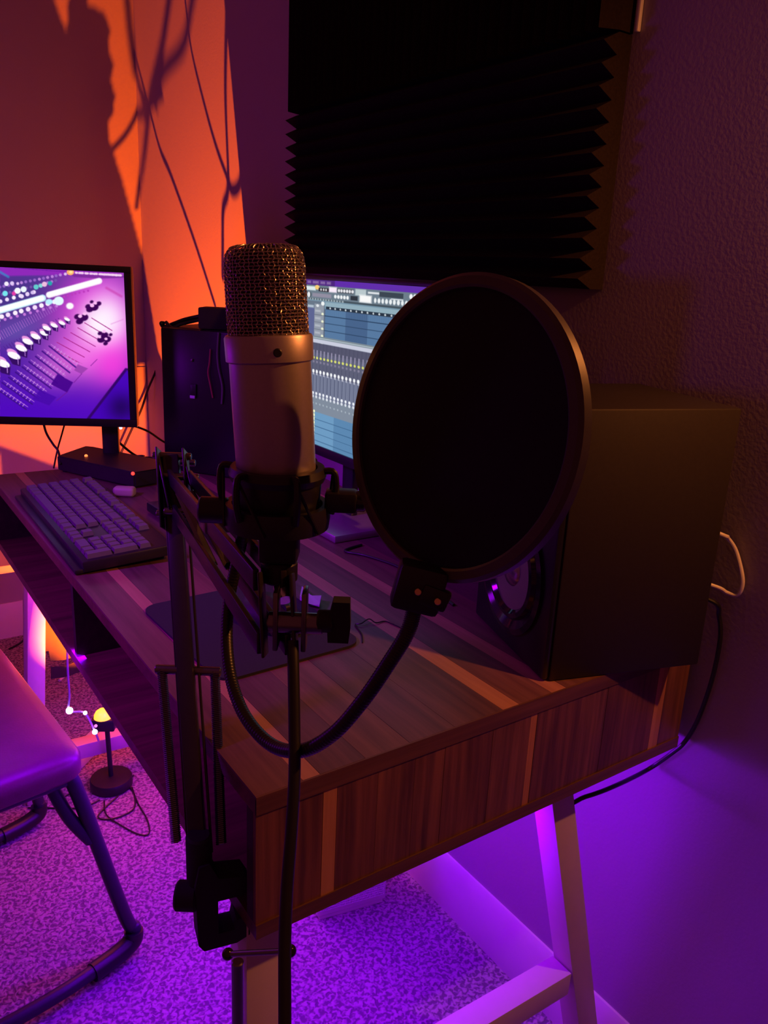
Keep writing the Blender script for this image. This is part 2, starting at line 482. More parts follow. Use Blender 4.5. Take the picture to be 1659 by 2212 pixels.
def monitor(label, corner_r, ang, width, z0, z1, bez, color_at, nu, nv, strength, stand_s, brackets, led_s, boff):
    """corner_r: ground point below the right edge (seen from the front); ang: direction of the screen's width"""
    d = Vector((math.cos(ang), math.sin(ang), 0)); n = Vector((math.sin(ang), -math.cos(ang), 0))   # n points to the viewer
    Z = Vector((0, 0, 1)); base = Vector((*corner_r, 0)) - d * (width / 2)
    foot = Vector((*corner_r, 0)) - d * stand_s
    t = thing('monitor', label, 'monitor', (foot.x, foot.y, ZT))
    M = Matrix(((d.x, n.x, 0, base.x), (d.y, n.y, 0, base.y), (0, 0, 1, 0), (0, 0, 0, 1)))
    h = z1 - z0
    obj('housing', box(BM(), (0, -0.012, (z0 + z1) / 2), (width, 0.022, h), M, 0.003), MONBLACK, t)
    b = BM(); box(b, (0, -0.035, (z0 + z1) / 2), (width * 0.62, 0.03, h * 0.6), M, 0.008); obj('rear_cover', b, MONBLACK, t)
    b = BM(); bt, bs, bb = bez
    for c, s in (((0, 0.001, z1 - bt / 2), (width, 0.006, bt)), ((0, 0.001, z0 + bb / 2), (width, 0.006, bb)),
                 ((-width / 2 + bs / 2, 0.001, (z0 + z1) / 2 + (bb - bt) / 2), (bs, 0.006, h - bt - bb - .0004)), ((width / 2 - bs / 2, 0.001, (z0 + z1) / 2 + (bb - bt) / 2), (bs, 0.006, h - bt - bb - .0004))):
        box(b, c, s, M, 0.0008)
    obj('bezel', b, MONBLACK, t)
    O = base - d * (width / 2 - bs) + n * 0.0012 + Z * (z1 - bt)
    screen_mesh('screen', t, O, d * (width - 2 * bs), -Z * (h - bt - bb), nu, nv, color_at, strength)
    sx = width / 2 - stand_s
    obj('stand_pole', box(BM(), (sx, -0.035, (ZT + 0.012 + z0 + 0.06) / 2), (0.034, 0.014, z0 + 0.06 - ZT - 0.012), M, 0.003), MONBLACK, t)
    obj('stand_base', box(BM(), (sx, boff, ZT + 0.0065), brackets, M, 0.003), brackets_mat, t)
    if led_s:
        b = BM(); ball(b, M @ Vector((width / 2 - led_s, 0.0, z0 - 0.002)), 0.0034); obj('power_light', b, LEDW, t)
    return t


# left monitor: picture of a mixing console in pink and blue light
cv = Canvas(-4, 566, 274, 912, 2.5)
cv.put(np.ones(cv.X.shape), (88, 50, 150))
cv.put(np.clip((cv.Y - 700) / 180, 0, 1), (80, 10, 190))
cv.glow(190, 640, 110, 60, (215, 60, 215), 0.85, -0.3)
cv.glow(225, 720, 85, 95, (255, 70, 225), 1.0, -0.4)
cv.glow(232, 690, 46, 60, (255, 205, 255), 1.0)
cv.glow(170, 770, 60, 45, (255, 120, 235), 0.8, 0.4)
cv.glow(215, 700, 44, 46, (255, 248, 255), 0.95)
cv.glow(245, 790, 40, 45, (255, 60, 225), 0.7)
cv.glow(120, 800, 45, 40, (225, 110, 215), 0.6)
cv.glow(40, 640, 90, 45, (70, 52, 135), 0.9, -0.25)
cv.glow(35, 715, 60, 25, (100, 75, 170), 0.9, -0.3)
cv.poly([(-4, 566), (274, 566), (274, 592), (150, 594), (20, 600), (-4, 590)], (150, 40, 190), 0.9, 4)
cv.line(10, 577, 150, 588, 1.2, (90, 20, 150), .8)
cv.poly([(150, 592), (274, 596), (274, 606), (215, 602), (170, 604)], (120, 40, 150), 0.8, 3)
cv.line(-4, 585, 18, 598, 5, (50, 150, 200), .7, 3)
random.seed(3)
for (x0, y0, x1, y1, n, r, cols) in (
        (0, 620, 150, 590, 17, 3.2, [(190, 130, 220), (225, 190, 240), (150, 100, 200)]),
        (4, 636, 120, 606, 14, 3.0, [(170, 120, 210), (120, 80, 170)]),
        (0, 651, 74, 631, 6, 4.2, [(245, 225, 255), (255, 240, 255)]),
        (4, 684, 118, 652, 9, 5.0, [(255, 240, 255), (250, 225, 255)]),
        (10, 690, 122, 661, 9, 3.2, [(200, 120, 220)]),
        (120, 645, 190, 628, 9, 2.4, [(190, 60, 190)])):
    for i in range(n):
        t_ = i / (n - 1)
        cv.disc(x0 + (x1 - x0) * t_ + random.uniform(-1, 1), y0 + (y1 - y0) * t_, r, r, random.choice(cols), soft=1.6)
for x, y, r, col in ((78, 620, 5.5, (100, 205, 205)), (88, 617, 4.5, (130, 215, 215)), (96, 614, 5.5, (240, 190, 225)), (108, 612, 4.8, (40, 165, 175)),
                     (11, 634, 5.8, (120, 230, 240)), (30, 634, 4.5, (230, 60, 170)), (38, 628, 6.6, (250, 250, 255)), (51, 625, 6.4, (240, 250, 255)),
                     (47, 640, 4.5, (240, 220, 250)), (59, 636, 4, (235, 210, 250)), (70, 632, 4, (215, 190, 240)), (14, 613, 4.8, (250, 240, 255)), (26, 612, 4.4, (225, 200, 245))):
    cv.disc(x, y, r, r, col, soft=1.6)
cv.line(-6, 672, 92, 644, 15, (205, 245, 255), 1, 2.5); cv.line(-6, 671, 90, 644, 11, (255, 255, 255), 1, 2)
cv.line(106, 637, 214, 607, 13.5, (255, 235, 255), 1, 2.5); cv.line(106, 636, 213, 607, 10, (255, 255, 255), 1, 2)
cv.disc(127, 650, 10.5, 9.5, (230, 250, 255), soft=2); cv.disc(106, 652, 8, 6, (185, 240, 255), soft=2.5); cv.disc(151, 661, 8, 7, (255, 250, 255), soft=3)
# the row of fader scale marks
for i in range(26):
    x = 2 + i * 4.8; y = 735 - i * 2.6
    cv.line(x, y, x - 9 + i * .1, y - 16 + i * .15, 1.5, (165, 100, 200), .8)
for i in range(22):
    x = 8 + i * 5.6; y = 748 - i * 2.9
    cv.line(x, y, x + 7, y + 10, 1.2, (70, 30, 120), .7)
# slots on the pink plate
for i in range(7):
    x = 108 + i * 15; y = 750 - i * 10.5
    cv.line(x, y, x + 62 - i * 3, y + 33 - i, 2.0, (170, 40, 140), .85)
for i in range(3):
    cv.line(100 + i * 10, 762 - i * 3, 158 + i * 10, 792 - i * 3, 1.0, (200, 90, 190), .7)
# striped lower left field
for i in range(9):
    x = -10 + i * 14.5; y = 838 - i * 11.3
    cv.line(x, y, x + 66 - i, y + 46, 3.6, (60, 15, 130), .8)
    cv.line(x + 4, y - 4, x + 70 - i, y + 41, 1.6, (205, 130, 225), .7)
    for k in range(8):
        px_, py_ = x + 10 + k * 7, y + 5 + k * 4.9
        cv.line(px_, py_, px_ + 3.2, py_ - 4.2, 1.8, (215, 150, 230), .75)
cv.poly([(70, 862), (86, 842), (122, 858), (106, 876)], (72, 10, 170), .9, 2)
cv.poly([(110, 830), (124, 808), (158, 826), (145, 848)], (70, 5, 140), .95, 2)
cv.poly([(160, 800), (168, 787), (190, 796), (176, 808)], (150, 60, 170), .8, 2)
for a, b_ in (((122, 866), (146, 846)), ((160, 826), (176, 808)), ((196, 790), (210, 776))):
    cv.line(*a, *b_, 1.6, (110, 20, 140), .7)
# fader caps
for x, y, r in ((6, 785, 17), (30, 768, 15.5), (46, 752, 14), (60, 738, 13), (77, 727, 12), (95, 720, 10), (101, 709, 10), (117, 703, 9), (134, 698, 8), (145, 690, 7)):
    cv.poly([(x - r * .9, y), (x + r, y + 2), (x + r * .9, y + r * 1.5), (x - r * .2, y + r * 1.2)], (52, 12, 95), .95, 1.5)
    cv.disc(x - r * .25, y - r * .45, r * .8, r * .42, (235, 150, 225), .45, 1.2)
    cv.disc(x, y, r * .95, r * .44, (255, 250, 255), .38, 1.2)
    cv.line(x + r * .55, y + 5, x + r * .6, y + r * 1.2, 1.6, (200, 140, 235), .9)
for x, y, r in ((172, 694, 8), (182, 686, 9), (167, 684, 7), (194, 668, 8), (204, 664, 9), (213, 656, 6), (198, 652, 4), (190, 662, 6), (216, 720, 5), (226, 724, 8), (219, 733, 9), (232, 733, 8), (239, 723, 4), (228, 742, 5)):
    cv.disc(x, y, r, r * .8, (62, 5, 85), -.3, 2.2)
for x, y, r in ((173, 683, 4.4), (183, 678, 4), (199, 660, 4.6), (206, 655, 3.6), (215, 728, 3.4), (229, 732, 3.4), (225, 716, 4)):
    cv.disc(x, y, r, r * .8, (255, 190, 245), 0, 1.4)
cv.line(230, 622, 262, 640, 5, (200, 60, 170), .6, 4); cv.line(240, 700, 266, 690, 2, (220, 120, 210), .5, 2)
cv.poly([(186, 908), (270, 800), (276, 800), (276, 912), (190, 912)], (68, 4, 185), .95, 2)
cv.glow(262, 880, 30, 30, (35, 5, 90), .9)
cv.line(188, 908, 272, 798, 6, (50, 5, 100), .95, 2)
cv.poly([(-4, 900), (190, 906), (190, 914), (-4, 914)], (70, 30, 200), .6, 6)
cv.disc(152, 588, 8, 6.5, (255, 175, 110), 0, 1.2); cv.disc(153, 588, 4, 3, (255, 230, 150), 0, 1.5)
for x, w_ in ((165, 2), (175, 8), (187, 5), (197, 4), (206, 6), (218, 6), (229, 10), (240, 7), (248, 6), (256, 10)):
    cv.line(x - w_ / 2, 589 + (x - 165) * .06, x + w_ / 2, 589 + (x - 165) * .06 + .3, 4.6, (250, 215, 245), .95, 1.2)
ANG1 = R(-28); W1 = 0.540
S1 = Vector((0.2715, 1.112, 0))
cr1 = (S1.x, S1.y)
BZ1 = (0.012, 0.014, 0.016); Z10, Z11 = 0.845, 1.1625
cp = np.array([-0.25555, -0.52505, 1.17444]); rr_ = np.array(rt); uu_ = np.array(up); ff_ = np.array(fw)


def left_picture(u, v):
    # the picture was drawn on the part of the screen that the photograph shows; place it on the right half
    d = np.array([math.cos(ANG1), math.sin(ANG1), 0]); n = np.array([math.sin(ANG1), -math.cos(ANG1), 0])
    base = np.array([cr1[0], cr1[1], 0])
    P = base[None] - d[None] * (BZ1[1] + (1 - u[:, None]) * (W1 - 2 * BZ1[1])) + n[None] * .0012
    P[:, 2] = Z11 - BZ1[0] - v * (Z11 - Z10 - BZ1[0] - BZ1[2])
    a = PICH
    X = (a[0] * u + a[1] * v + a[2]) / (a[6] * u + a[7] * v + 1); Y = (a[3] * u + a[4] * v + a[5]) / (a[6] * u + a[7] * v + 1)
    k = np.where(X < 0, np.ceil(-X / 130.0), 0)          # the rows of the console go on to the left
    X = X + 130.0 * k; Y = Y - 35.0 * k
    return cv.sample(X, Y)


PICH = [619.09784, 29.662596, -340.53384, 52.628503, 379.167596, 561.142094, 0.041385, 0.054346]
brackets_mat = MONBLACK
monitor('black monitor on the left showing a mixing console in pink and blue light', cr1, ANG1, W1, Z10, Z11, BZ1, left_picture, 560, 330, 1.0, 0.062, (0.10, 0.05, 0.012), 0.034, -0.052)

# right monitor: music arranging program
dv = Canvas(0, 0, 1, 1, 640)


def rect(u0, v0, u1, v1, col, a=1.0, soft=0.002):
    m = np.minimum(np.minimum(dv.X - u0, u1 - dv.X), np.minimum(dv.Y - v0, v1 - dv.Y))
    dv.put(np.clip(m / soft + .5, 0, 1) * a, col)


def dot(u, v, ru, rv, col, a=1.0):
    d = 1 - np.sqrt(((dv.X - u) / ru) ** 2 + ((dv.Y - v) / rv) ** 2)
    dv.put(np.clip(d * 3, 0, 1) * a, col)


rect(-1, -1, 2, 2, (92, 100, 122))
rect(-1, -1, 2, .033, (80, 40, 130))
rect(.25, -1, 2, .033, (100, 48, 175))
for i, (a, b_) in enumerate(((.045, .065), (.075, .10), (.11, .15), (.16, .19), (.20, .225))):
    rect(a, .008, b_, .024, (150, 120, 175), .8, .008)
rect(.80, .004, .835, .036, (235, 75, 150)); rect(.87, .01, .89, .026, (170, 110, 230)); rect(.91, .01, .93, .026, (170, 110, 230))
rect(-1, .033, 2, .125, (112, 128, 142))
rect(-1, .115, 2, .165, (120, 150, 170))
rect(.0, .04, .13, .064, (225, 240, 240), 1, .006)
dot(.14, .044, .018, .016, (255, 210, 120))
rect(.15, .045, .215, .066, (60, 50, 60)); rect(.215, .036, .262, .066, (255, 240, 255), 1, .008)
rect(.265, .04, .36, .066, (90, 95, 105))
rect(.37, .036, .43, .07, (190, 205, 210), 1, .006); rect(.44, .045, .50, .055, (225, 230, 235), 1, .004)
rect(.50, .04, .62, .066, (62, 72, 84)); rect(.56, .07, .62, .076, (230, 235, 240), 1, .004)
random.seed(11)
for i in range(6): dot(.275 + i * .016, .053, .008, .011, (235, 235, 240))
for i in range(3): dot(.165 + i * .016, .056, .006, .008, (220, 220, 225))
for i in range(8): dot(.655 + i * .019, .052, .009, .016, (250, 252, 255))
dot(.045, .09, .014, .014, (235, 245, 245)); dot(.085, .09, .02, .022, (60, 66, 76)); dot(.085, .09, .012, .02, (235, 240, 245))
rect(.11, .078, .23, .10, (150, 145, 165), 1, .006)
for i in range(5): dot(.255 + i * .018, .088, .009, .013, (245, 248, 250))
rect(.345, .076, .385, .10, (50, 55, 66)); rect(.395, .066, .46, .105, (255, 255, 255), 1, .01)
for i in range(12): dot(.48 + i * .0195, .088, .0085, .016, (240, 245, 248))
rect(.72, .076, .78, .083, (225, 235, 240), 1, .003); rect(.72, .096, .79, .104, (235, 240, 245), 1, .003); dot(.80, .088, .01, .014, (235, 240, 245))
rect(-1, .108, 2, .118, (62, 74, 84), .8)
for i in range(16): rect(.04 + i * .017, .108, .05 + i * .017, .118, (205, 220, 225), .7, .005)
# playlist
rect(-1, .125, .19, .345, (108, 122, 140)); rect(-1, .165, .125, .345, (96, 104, 150)); rect(-1, .15, .12, .165, (190, 205, 220), .9, .006)
rect(.125, .14, .185, .345, (150, 158, 172)); rect(.195, .125, 2, .15, (150, 178, 192), 1, .004)
rect(.2, .15, 2, .166, (45, 56, 72))
for i in range(26): dot(.225 + i * .031, .158, .006, .006, (205, 215, 220))
for i in range(8):
    u0 = .195 + i * .125
    rect(u0, .166, u0 + .125, .345, (90, 124, 164) if i % 2 == 0 else (74, 102, 142))
for i in range(70): rect(.2 + i * .0115, .17, .2015 + i * .0115, .205, (104, 138, 176), .5, .002)
for k in range(5):
    v = .205 + k * .043
    rect(.19, v - .003, 2, v + .002, (44, 66, 96), .9); rect(.130, v - .03, .165, v - .018, (190, 196, 206), .8, .008); dot(.178, v - .008, .009, .010, (240, 245, 215)); rect(.125, v - .003, .185, v, (90, 96, 112), .8)
dot(.145, .15, .012, .01, (230, 235, 240)); dot(.178, .135, .013, .014, (245, 250, 250))
# mixer
rect(-1, .33, 2, .362, (128, 142, 152)); rect(.10, .338, 2, .345, (176, 190, 198)); rect(.10, .348, 2, .372, (205, 208, 226), 1, .004); dot(.10, .335, .02, .008, (250, 240, 190))
rect(-1, .372, 2, .80, (96, 98, 122))
rect(-1, .372, 2, .43, (88, 88, 112)); rect(-1, .56, 2, .70, (118, 124, 150)); rect(-1, .70, 2, .80, (136, 148, 164), .9)
for i in range(60):
    u = .075 + i * .0232
    rect(u - .0035, .372, u - .002, .44, (60, 60, 84), .7); rect(u + .001, .415, u + .009, .452, (158, 152, 180), .9, .003)
    dot(u + .005, .462, .008, .010, (220, 225, 120)); dot(u + .005, .486, .007, .009, (135, 130, 155))
    rect(u - .003, .50, u + .001, .53, (74, 76, 100), .6)
    dot(u + .005, .545, .0085, .013, (250, 252, 255)); dot(u + .006, .562, .0065, .008, (190, 192, 210))
    rect(u + .003, .565, u + .007, .672, (78, 84, 112), .85); rect(u + .010, .565, u + .0115, .672, (150, 158, 182), .7)
    dot(u + .005, .680, .0078, .011, (245, 248, 255)); dot(u + .005, .700, .0078, .011, (225, 230, 240)); dot(u + .006, .742, .005, .007, (170, 182, 194))
# bottom block
rect(.125, .785, .142, 1.2, (180, 195, 190))
for i in range(10): dot(.136, .792 + i * .024, .009, .009, (250, 250, 205))
for i in range(8):
    u0 = .142 + i * .125
    rect(u0, .795, u0 + .125, 1.2, (112, 158, 198) if i % 2 == 0 else (94, 138, 180))
for k in range(5): rect(.14, .838 + k * .045, 2, .842 + k * .045, (62, 100, 140), .9)
rect(-1, .78, .12, 1.2, (104, 116, 140))


def right_picture(u, v):
    return dv.sample(u, v)


brackets_mat = mat('silver_base', (0.42, 0.38, 0.42), 0.35, 0.6, noise=(60, 0.08))
monitor('black monitor on the right showing a grey music mixing program', (0.4515, 0.243), R(-90), 0.534, 0.862, 1.1645, (0.0065, 0.009, 0.0165), right_picture, 620, 360, 0.95, 0.385, (0.20, 0.15, 0.013), 0, -0.02)


# ------------------------------------------------------------------ studio speakers
def speaker(label, A, B, C, D, z0, z1, front):
    """A,B,C,D: footprint; front: (P,Q) bottom corners of the baffle, outward normal computed"""
    ctr = (Vector(A) + Vector(B) + Vector(C) + Vector(D)) / 4
    t = thing('studio_speaker', label, 'speaker', (ctr.x, ctr.y, z0), 'pair of studio speakers')
    P, Q = Vector(front[0]), Vector(front[1]); wd = (Q - P).length
    x = (Q - P).normalized(); n = Vector((x.y, -x.x))
    if n.dot(ctr - P) > 0: n = -n
    dep = max(abs(n.dot(Vector(k) - P)) for k in (A, B, C, D))
    mid = (P + Q) / 2
    M = Matrix(((x.x, 0, n.x, mid.x), (x.y, 0, n.y, mid.y), (0, 1, 0, z0), (0, 0, 0, 1)))     # local x along baffle, y up, z outward
    h = z1 - z0
    obj('cabinet', box(BM(), (0, h / 2, -dep / 2 - 0.004), (wd, h, dep - 0.010), M, 0.0025), SPK, t)
    obj('baffle', box(BM(), (0, h / 2, -0.0045), (wd - 0.002, h - 0.002, 0.009), M, 0.004), SPKFRONT, t)
    return t, M, wd, h, dep


t, M, wd, h, dep = speaker('large black studio speaker overhanging the near end of the desk',
                           (0.356, 0.022), (0.550, -0.046), (0.607, 0.134), (0.413, 0.202), ZT + 0.0005, 1.0535, ((0.356, 0.022), (0.413, 0.202)))
wz = 0.098
Mw = M @ Matrix.Translation((0, wz, 0))
obj('woofer_rim', lathe(BM(), [(0.060, 0.0), (0.076, 0.0), (0.077, 0.004), (0.070, 0.0055), (0.060, 0.001)], Mw, 48, False), GLOSS, t)
wf = obj('woofer_surround', lathe(BM(), [(0.0605, 0.0), (0.057, 0.005), (0.052, 0.006), (0.047, 0.001)], Mw, 48, False), GLOSS, t)
obj('woofer_cone', lathe(BM(), [(0.048, 0.0015), (0.020, 0.0008), (0.018, 0.003), (0.010, 0.006), (0.0, 0.007)], Mw, 48, False), CONE, wf)
Mt = M @ Matrix.Translation((0, 0.235, 0))
tw = obj('tweeter_rim', lathe(BM(), [(0.018, 0.0), (0.040, 0.0), (0.041, 0.003), (0.036, 0.004), (0.018, 0.0005)], Mt, 32, False), SPKFRONT, t)
obj('tweeter_dome', lathe(BM(), [(0.0165, 0.0005), (0.014, 0.006), (0.008, 0.009), (0.0, 0.010)], Mt, 24, False), GLOSS, tw)

t, M, wd, h, dep = speaker('tall black speaker cabinet at the far end of the desk, power adapter on top',
                           (0.327, 1.118), (0.432, 0.958), (0.585, 1.060), (0.480, 1.195), ZT + 0.0005, 1.0485, ((0.327, 1.118), (0.432, 0.958)))
obj('control_slot', box(BM(), (-0.016 + 0.0, 0.175, 0.0015), (0.014, 0.026, 0.004), M, 0.001), BLACK, t)
obj('name_badge', box(BM(), (-0.017, 0.162, 0.004), (0.012, 0.006, 0.002), M, 0.0008), mat('badge_white', (0.75, 0.7, 0.95), 0.3, noise=(40, .05)), t, label='small pale badge')
obj('indicator', box(BM(), (-0.018, 0.236, 0.0012), (0.004, 0.006, 0.003), M, 0.0005), STEEL, t)
b = BM(); tube(b, smooth([M @ Vector(p) for p in ((0.028, 0.262, .004), (0.026, 0.235, .005), (0.023, 0.215, .006), (0.028, 0.19, .006), (0.032, 0.165, .004))]), 0.0016, 8)
obj('red_wire', b, mat('wire_red', (0.45, 0.05, 0.09), 0.5, noise=(40, .1)), t, label='thin red wire')
b = BM(); tube(b, smooth([M @ Vector(p) for p in ((0.048, 0.296, .004), (0.045, 0.255, .005), (0.048, 0.225, .006), (0.056, 0.19, .006), (0.053, 0.155, .004))]), 0.002, 8)
obj('grey_wire', b, mat('wire_grey', (0.16, 0.13, 0.16), 0.5, noise=(40, .1)), t, label='grey wire')

# power adapter on the far speaker
t = thing('power_adapter', 'black power adapter with thick leads lying on top of the far speaker', 'adapter', (0.42, 1.02, 1.049))
Mx = Matrix.Translation((0.428, 1.035, 1.0492)) @ Matrix.Rotation(R(-38), 4, 'Z')
obj('case', box(BM(), (0, 0, 0.0215), (0.085, 0.055, 0.042), Mx, 0.003), MATTE, t)
b = BM()
tube(b, smooth([(0.400, 1.062, 1.075), (0.3746, 1.1000, 1.0638), (0.3603, 1.1200, 1.0548), (0.3447, 1.1400, 1.0458), (0.338, 1.140, 1.053), (0.345, 1.142, 1.053)]), 0.004, 10)
tube(b, smooth([(0.400, 1.062, 1.068), (0.3664, 1.1000, 1.0545), (0.3504, 1.1100, 1.0463), (0.345, 1.13, 1.056)]), 0.0035, 10)
obj('lead', b, CABLE, t)

# ------------------------------------------------------------------ microphone and its mount
MT = Vector((-0.0342, -0.0790, 1.1862)); MBm = Vector((-0.0285, -0.0885, 1.040))
mic = thing('microphone', 'champagne metal condenser microphone with wire mesh head held in the shock mount', 'microphone', tuple(MBm))
A_ = frame(MBm, MT)
HL = (MT - MBm).length
obj('body', lathe(BM(), [(0.018, 0.0), (0.0235, 0.0015), (0.0245, 0.004), (0.0245, HL - 0.060)], A_, 64), MICBODY, mic)
col_ = obj('collar', lathe(BM(), [(0.0245, HL - 0.0665), (0.0262, HL - 0.0655), (0.0264, HL - 0.052), (0.0256, HL - 0.0505), (0.0240, HL - 0.0500)], A_, 64), MICBODY, mic)
# groove and small oval mark of the collar
vd = (Vector((-0.2555, -0.5250, 1.14)) - MT); vd.z = 0; vd.normalize()
side = Vector((vd.y, -vd.x, 0)) * -1
pn = (vd * 0.975 + side * 0.17).normalized()
Mb = frame(MBm + (MT - MBm).normalized() * (HL - 0.0585) + pn * 0.0255, MBm + (MT - MBm).normalized() * (HL - 0.0585) + pn * 0.0275)
obj('badge', lathe(BM(), [(0.0024, 0), (0.0026, 0.0008), (0.0020, 0.0014), (0.0, 0.0014)], Mb, 20), BLACK, col_)
obj('grille_core', lathe(BM(), [(0.0224, HL - 0.051), (0.0222, HL - 0.012), (0.0205, HL - 0.005), (0.016, HL - 0.002), (0.0, HL - 0.0012)], A_, 48), MICDARK, mic)


def gr(z):       # radius of the mesh head at height z below the top (0 top)
    if z > 0.011: return 0.0232 + 0.0004 * min(1, z / 0.05)
    t_ = 1 - z / 0.011
    return 0.0232 - 0.0072 * (1 - math.sqrt(max(0, 1 - t_ * t_)))


b = BM()
NV = 52; NR = 26
zs = [0.0505 - i * (0.0505 / 90) for i in range(91)]
for k in range(NV):
    a = 2 * math.pi * k / NV; pts = []
    for i, z in enumerate(zs):
        r_ = gr(z) + 0.0004 * math.sin(i * math.pi / 3.46 + k * math.pi)
        aa = a + 0.022 * math.sin(i * math.pi / 3.46 + k * math.pi * 0.5)
        pts.append(A_ @ Vector((r_ * math.cos(aa), r_ * math.sin(aa), HL - z)))
    tube(b, pts, 0.00034, 4, False)
for i in range(NR):
    z = 0.0495 - i * (0.0485 / NR)
    for s_ in (0,):
        pts = [A_ @ Vector(((gr(z) + 0.0003 * math.cos(q * math.pi + i * math.pi)) * math.cos(2 * math.pi * q / NV), (gr(z) + 0.0003 * math.cos(q * math.pi + i * math.pi)) * math.sin(2 * math.pi * q / NV), HL - z)) for q in range(NV + 1)]
        tube(b, pts, 0.00030, 4, False)
for i in range(-7, 8):      # wires across the flat top
    x_ = i * 0.0021; hw = math.sqrt(max(0, 0.0160 ** 2 - x_ * x_))
    for sw in (0, 1):
        pts = [A_ @ (Vector((x_, y_, HL + 0.0003 * math.cos(q * 2 + i))) if sw else Vector((y_, x_, HL + 0.0003 * math.sin(q * 2 + i)))) for q, y_ in enumerate(np.linspace(-hw, hw, 14))]
        tube(b, pts, 0.0003, 4, False)
o = obj('mesh_head', b, MICWIRE, mic, sharp=80); o['kind'] = 'stuff'

# shock mount
IMR = Vector((0.8236, -0.5670, 0.0)); IMF = Vector((0.567, 0.8236, 0.0))     # to the right / away, in the floor plane
sm = thing('shock_mount', 'black plastic shock mount cradle gripping the base of the microphone', 'microphone mount', (MBm.x, MBm.y, 1.0))
CM = Vector((MBm.x, MBm.y, 0))
b = BM(); Mc = Matrix.Translation((CM.x, CM.y, 1.048))
lathe(b, [(0.0248, 0.0), (0.0290, 0.0), (0.0305, 0.004), (0.0290, 0.0085), (0.0248, 0.0085), (0.0248, 0.0)], Mc, 40, False)
obj('inner_ring', b, BLACK, sm)
b = BM(); Mc = Matrix.Translation((CM.x, CM.y, 1.018))
lathe(b, [(0.0285, 0.0), (0.0325, 0.0), (0.0335, 0.007), (0.0325, 0.015), (0.0285, 0.015), (0.0285, 0.0)], Mc, 40, False)
obj('outer_ring', b, BLACK, sm)
obj('cup', lathe(BM(), [(0.012, 0.0), (0.022, 0.004), (0.0262, 0.012), (0.0275, 0.030), (0.0275, 0.034)], Matrix.Translation((CM.x, CM.y, 1.016)), 40), BLACK, sm)
for k in range(6):
    a = 2 * math.pi * (k + 0.35) / 6; u = Vector((math.cos(a), math.sin(a), 0))
    b = BM(); tube(b, smooth([CM + u * 0.029 + Vector((0, 0, 1.055)), CM + u * 0.0355 + Vector((0, 0, 1.054)), CM + u * 0.0365 + Vector((0, 0, 1.040)), CM + u * 0.034 + Vector((0, 0, 1.028))], 4), 0.0022, 8)
    obj('hook', b, RUBBER, sm)
    b = BM(); tube(b, [CM + u * 0.0345 + Vector((0, 0, 1.052)), CM + Vector((math.cos(a + .5), math.sin(a + .5), 0)) * 0.0340 + Vector((0, 0, 1.020))], 0.0011, 6)
    obj('elastic_band', b, RUBBER, sm)
ST = CM + IMR * 0.003 - IMF * 0.012
obj('stem_block', box(BM(), (0, 0, 0), (0.024, 0.022, 0.046), Matrix.Translation((ST.x, ST.y, 1.022)) @ Matrix.Rotation(R(-34.5), 4, 'Z'), 0.003), BLACK, sm)
obj('stem_collar', cyl(BM(), (ST.x, ST.y, 0.999), (ST.x, ST.y, 0.985), 0.0115, 24, 0.0015), BLACK, sm)
p = CM - IMR * 0.037
b = BM(); cyl(b, p - IMR * 0.012 + Vector((0, 0, 1.026)), p + IMR * 0.006 + Vector((0, 0, 1.026)), 0.0085, 18, 0.001)
obj('clamp_knob', b, BLACK, sm)
q = CM + IMR * 0.034
b = BM(); box(b, (0.006, 0, 0), (0.020, 0.016, 0.013), Matrix.Translation((q.x, q.y, 1.036)) @ Matrix.Rotation(R(-34.5), 4, 'Z'), 0.002)
obj('side_block', b, BLACK, sm)
b = BM(); cyl(b, q + IMR * 0.015 + Vector((0, 0, 1.036)), q + IMR * 0.0215 + Vector((0, 0, 1.036)), 0.0068, 18, 0.001); obj('side_screw', b, GLOSS, sm)
# ------------------------------------------------------------------ boom arm
J = Vector((-0.0389, -0.1271, 0.9682)); TOPJ = Vector((0.0221, 0.2341, 0.9906)); BASEP = Vector((-0.030, 0.053, 0.668))
ba = thing('boom_arm', 'black folding boom arm clamped to the near front corner of the desk', 'microphone stand', (BASEP.x, BASEP.y, ZB))
chr_top = Vector((ST.x, ST.y, 0.988))
obj('swivel_tube', cyl(BM(), J + (chr_top - J).normalized() * 0.016, chr_top, 0.0056, 24, 0.0008), CHROME, ba)
b = BM()
for s_ in (-1, 1):
    bar(b, J + IMR * 0.0085 * s_ - Vector((0, 0, .016)), J + IMR * 0.0085 * s_ + Vector((0, 0, .022)), 0.015, 0.003, IMR, 0.0008)
obj('yoke', b, STEEL, ba)
obj('yoke_bolt', cyl(BM(), J - IMR * 0.014, J + IMR * 0.020, 0.0065, 20, 0.001), STEEL, ba)
kb = J + IMR * 0.020 + Vector((0, 0, 0.002))
b = BM(); cyl(b, kb - IMR * .004, kb + IMR * .006, 0.007, 18, .001)
Mk = Matrix.Translation(kb + IMR * 0.0095) @ Matrix.Rotation(R(-34.5), 4, 'Z')
prism(b, [(-0.0065, -0.012), (0.0060, -0.012), (0.0070, -0.002), (0.0062, 0.0145), (-0.0040, 0.0145), (-0.0072, 0.000)], Mk @ Matrix.Rotation(R(90), 4, 'X') @ Matrix.Translation((0, 0, -0.005)), 0.010)
obj('wing_knob', b, MATTE, ba)
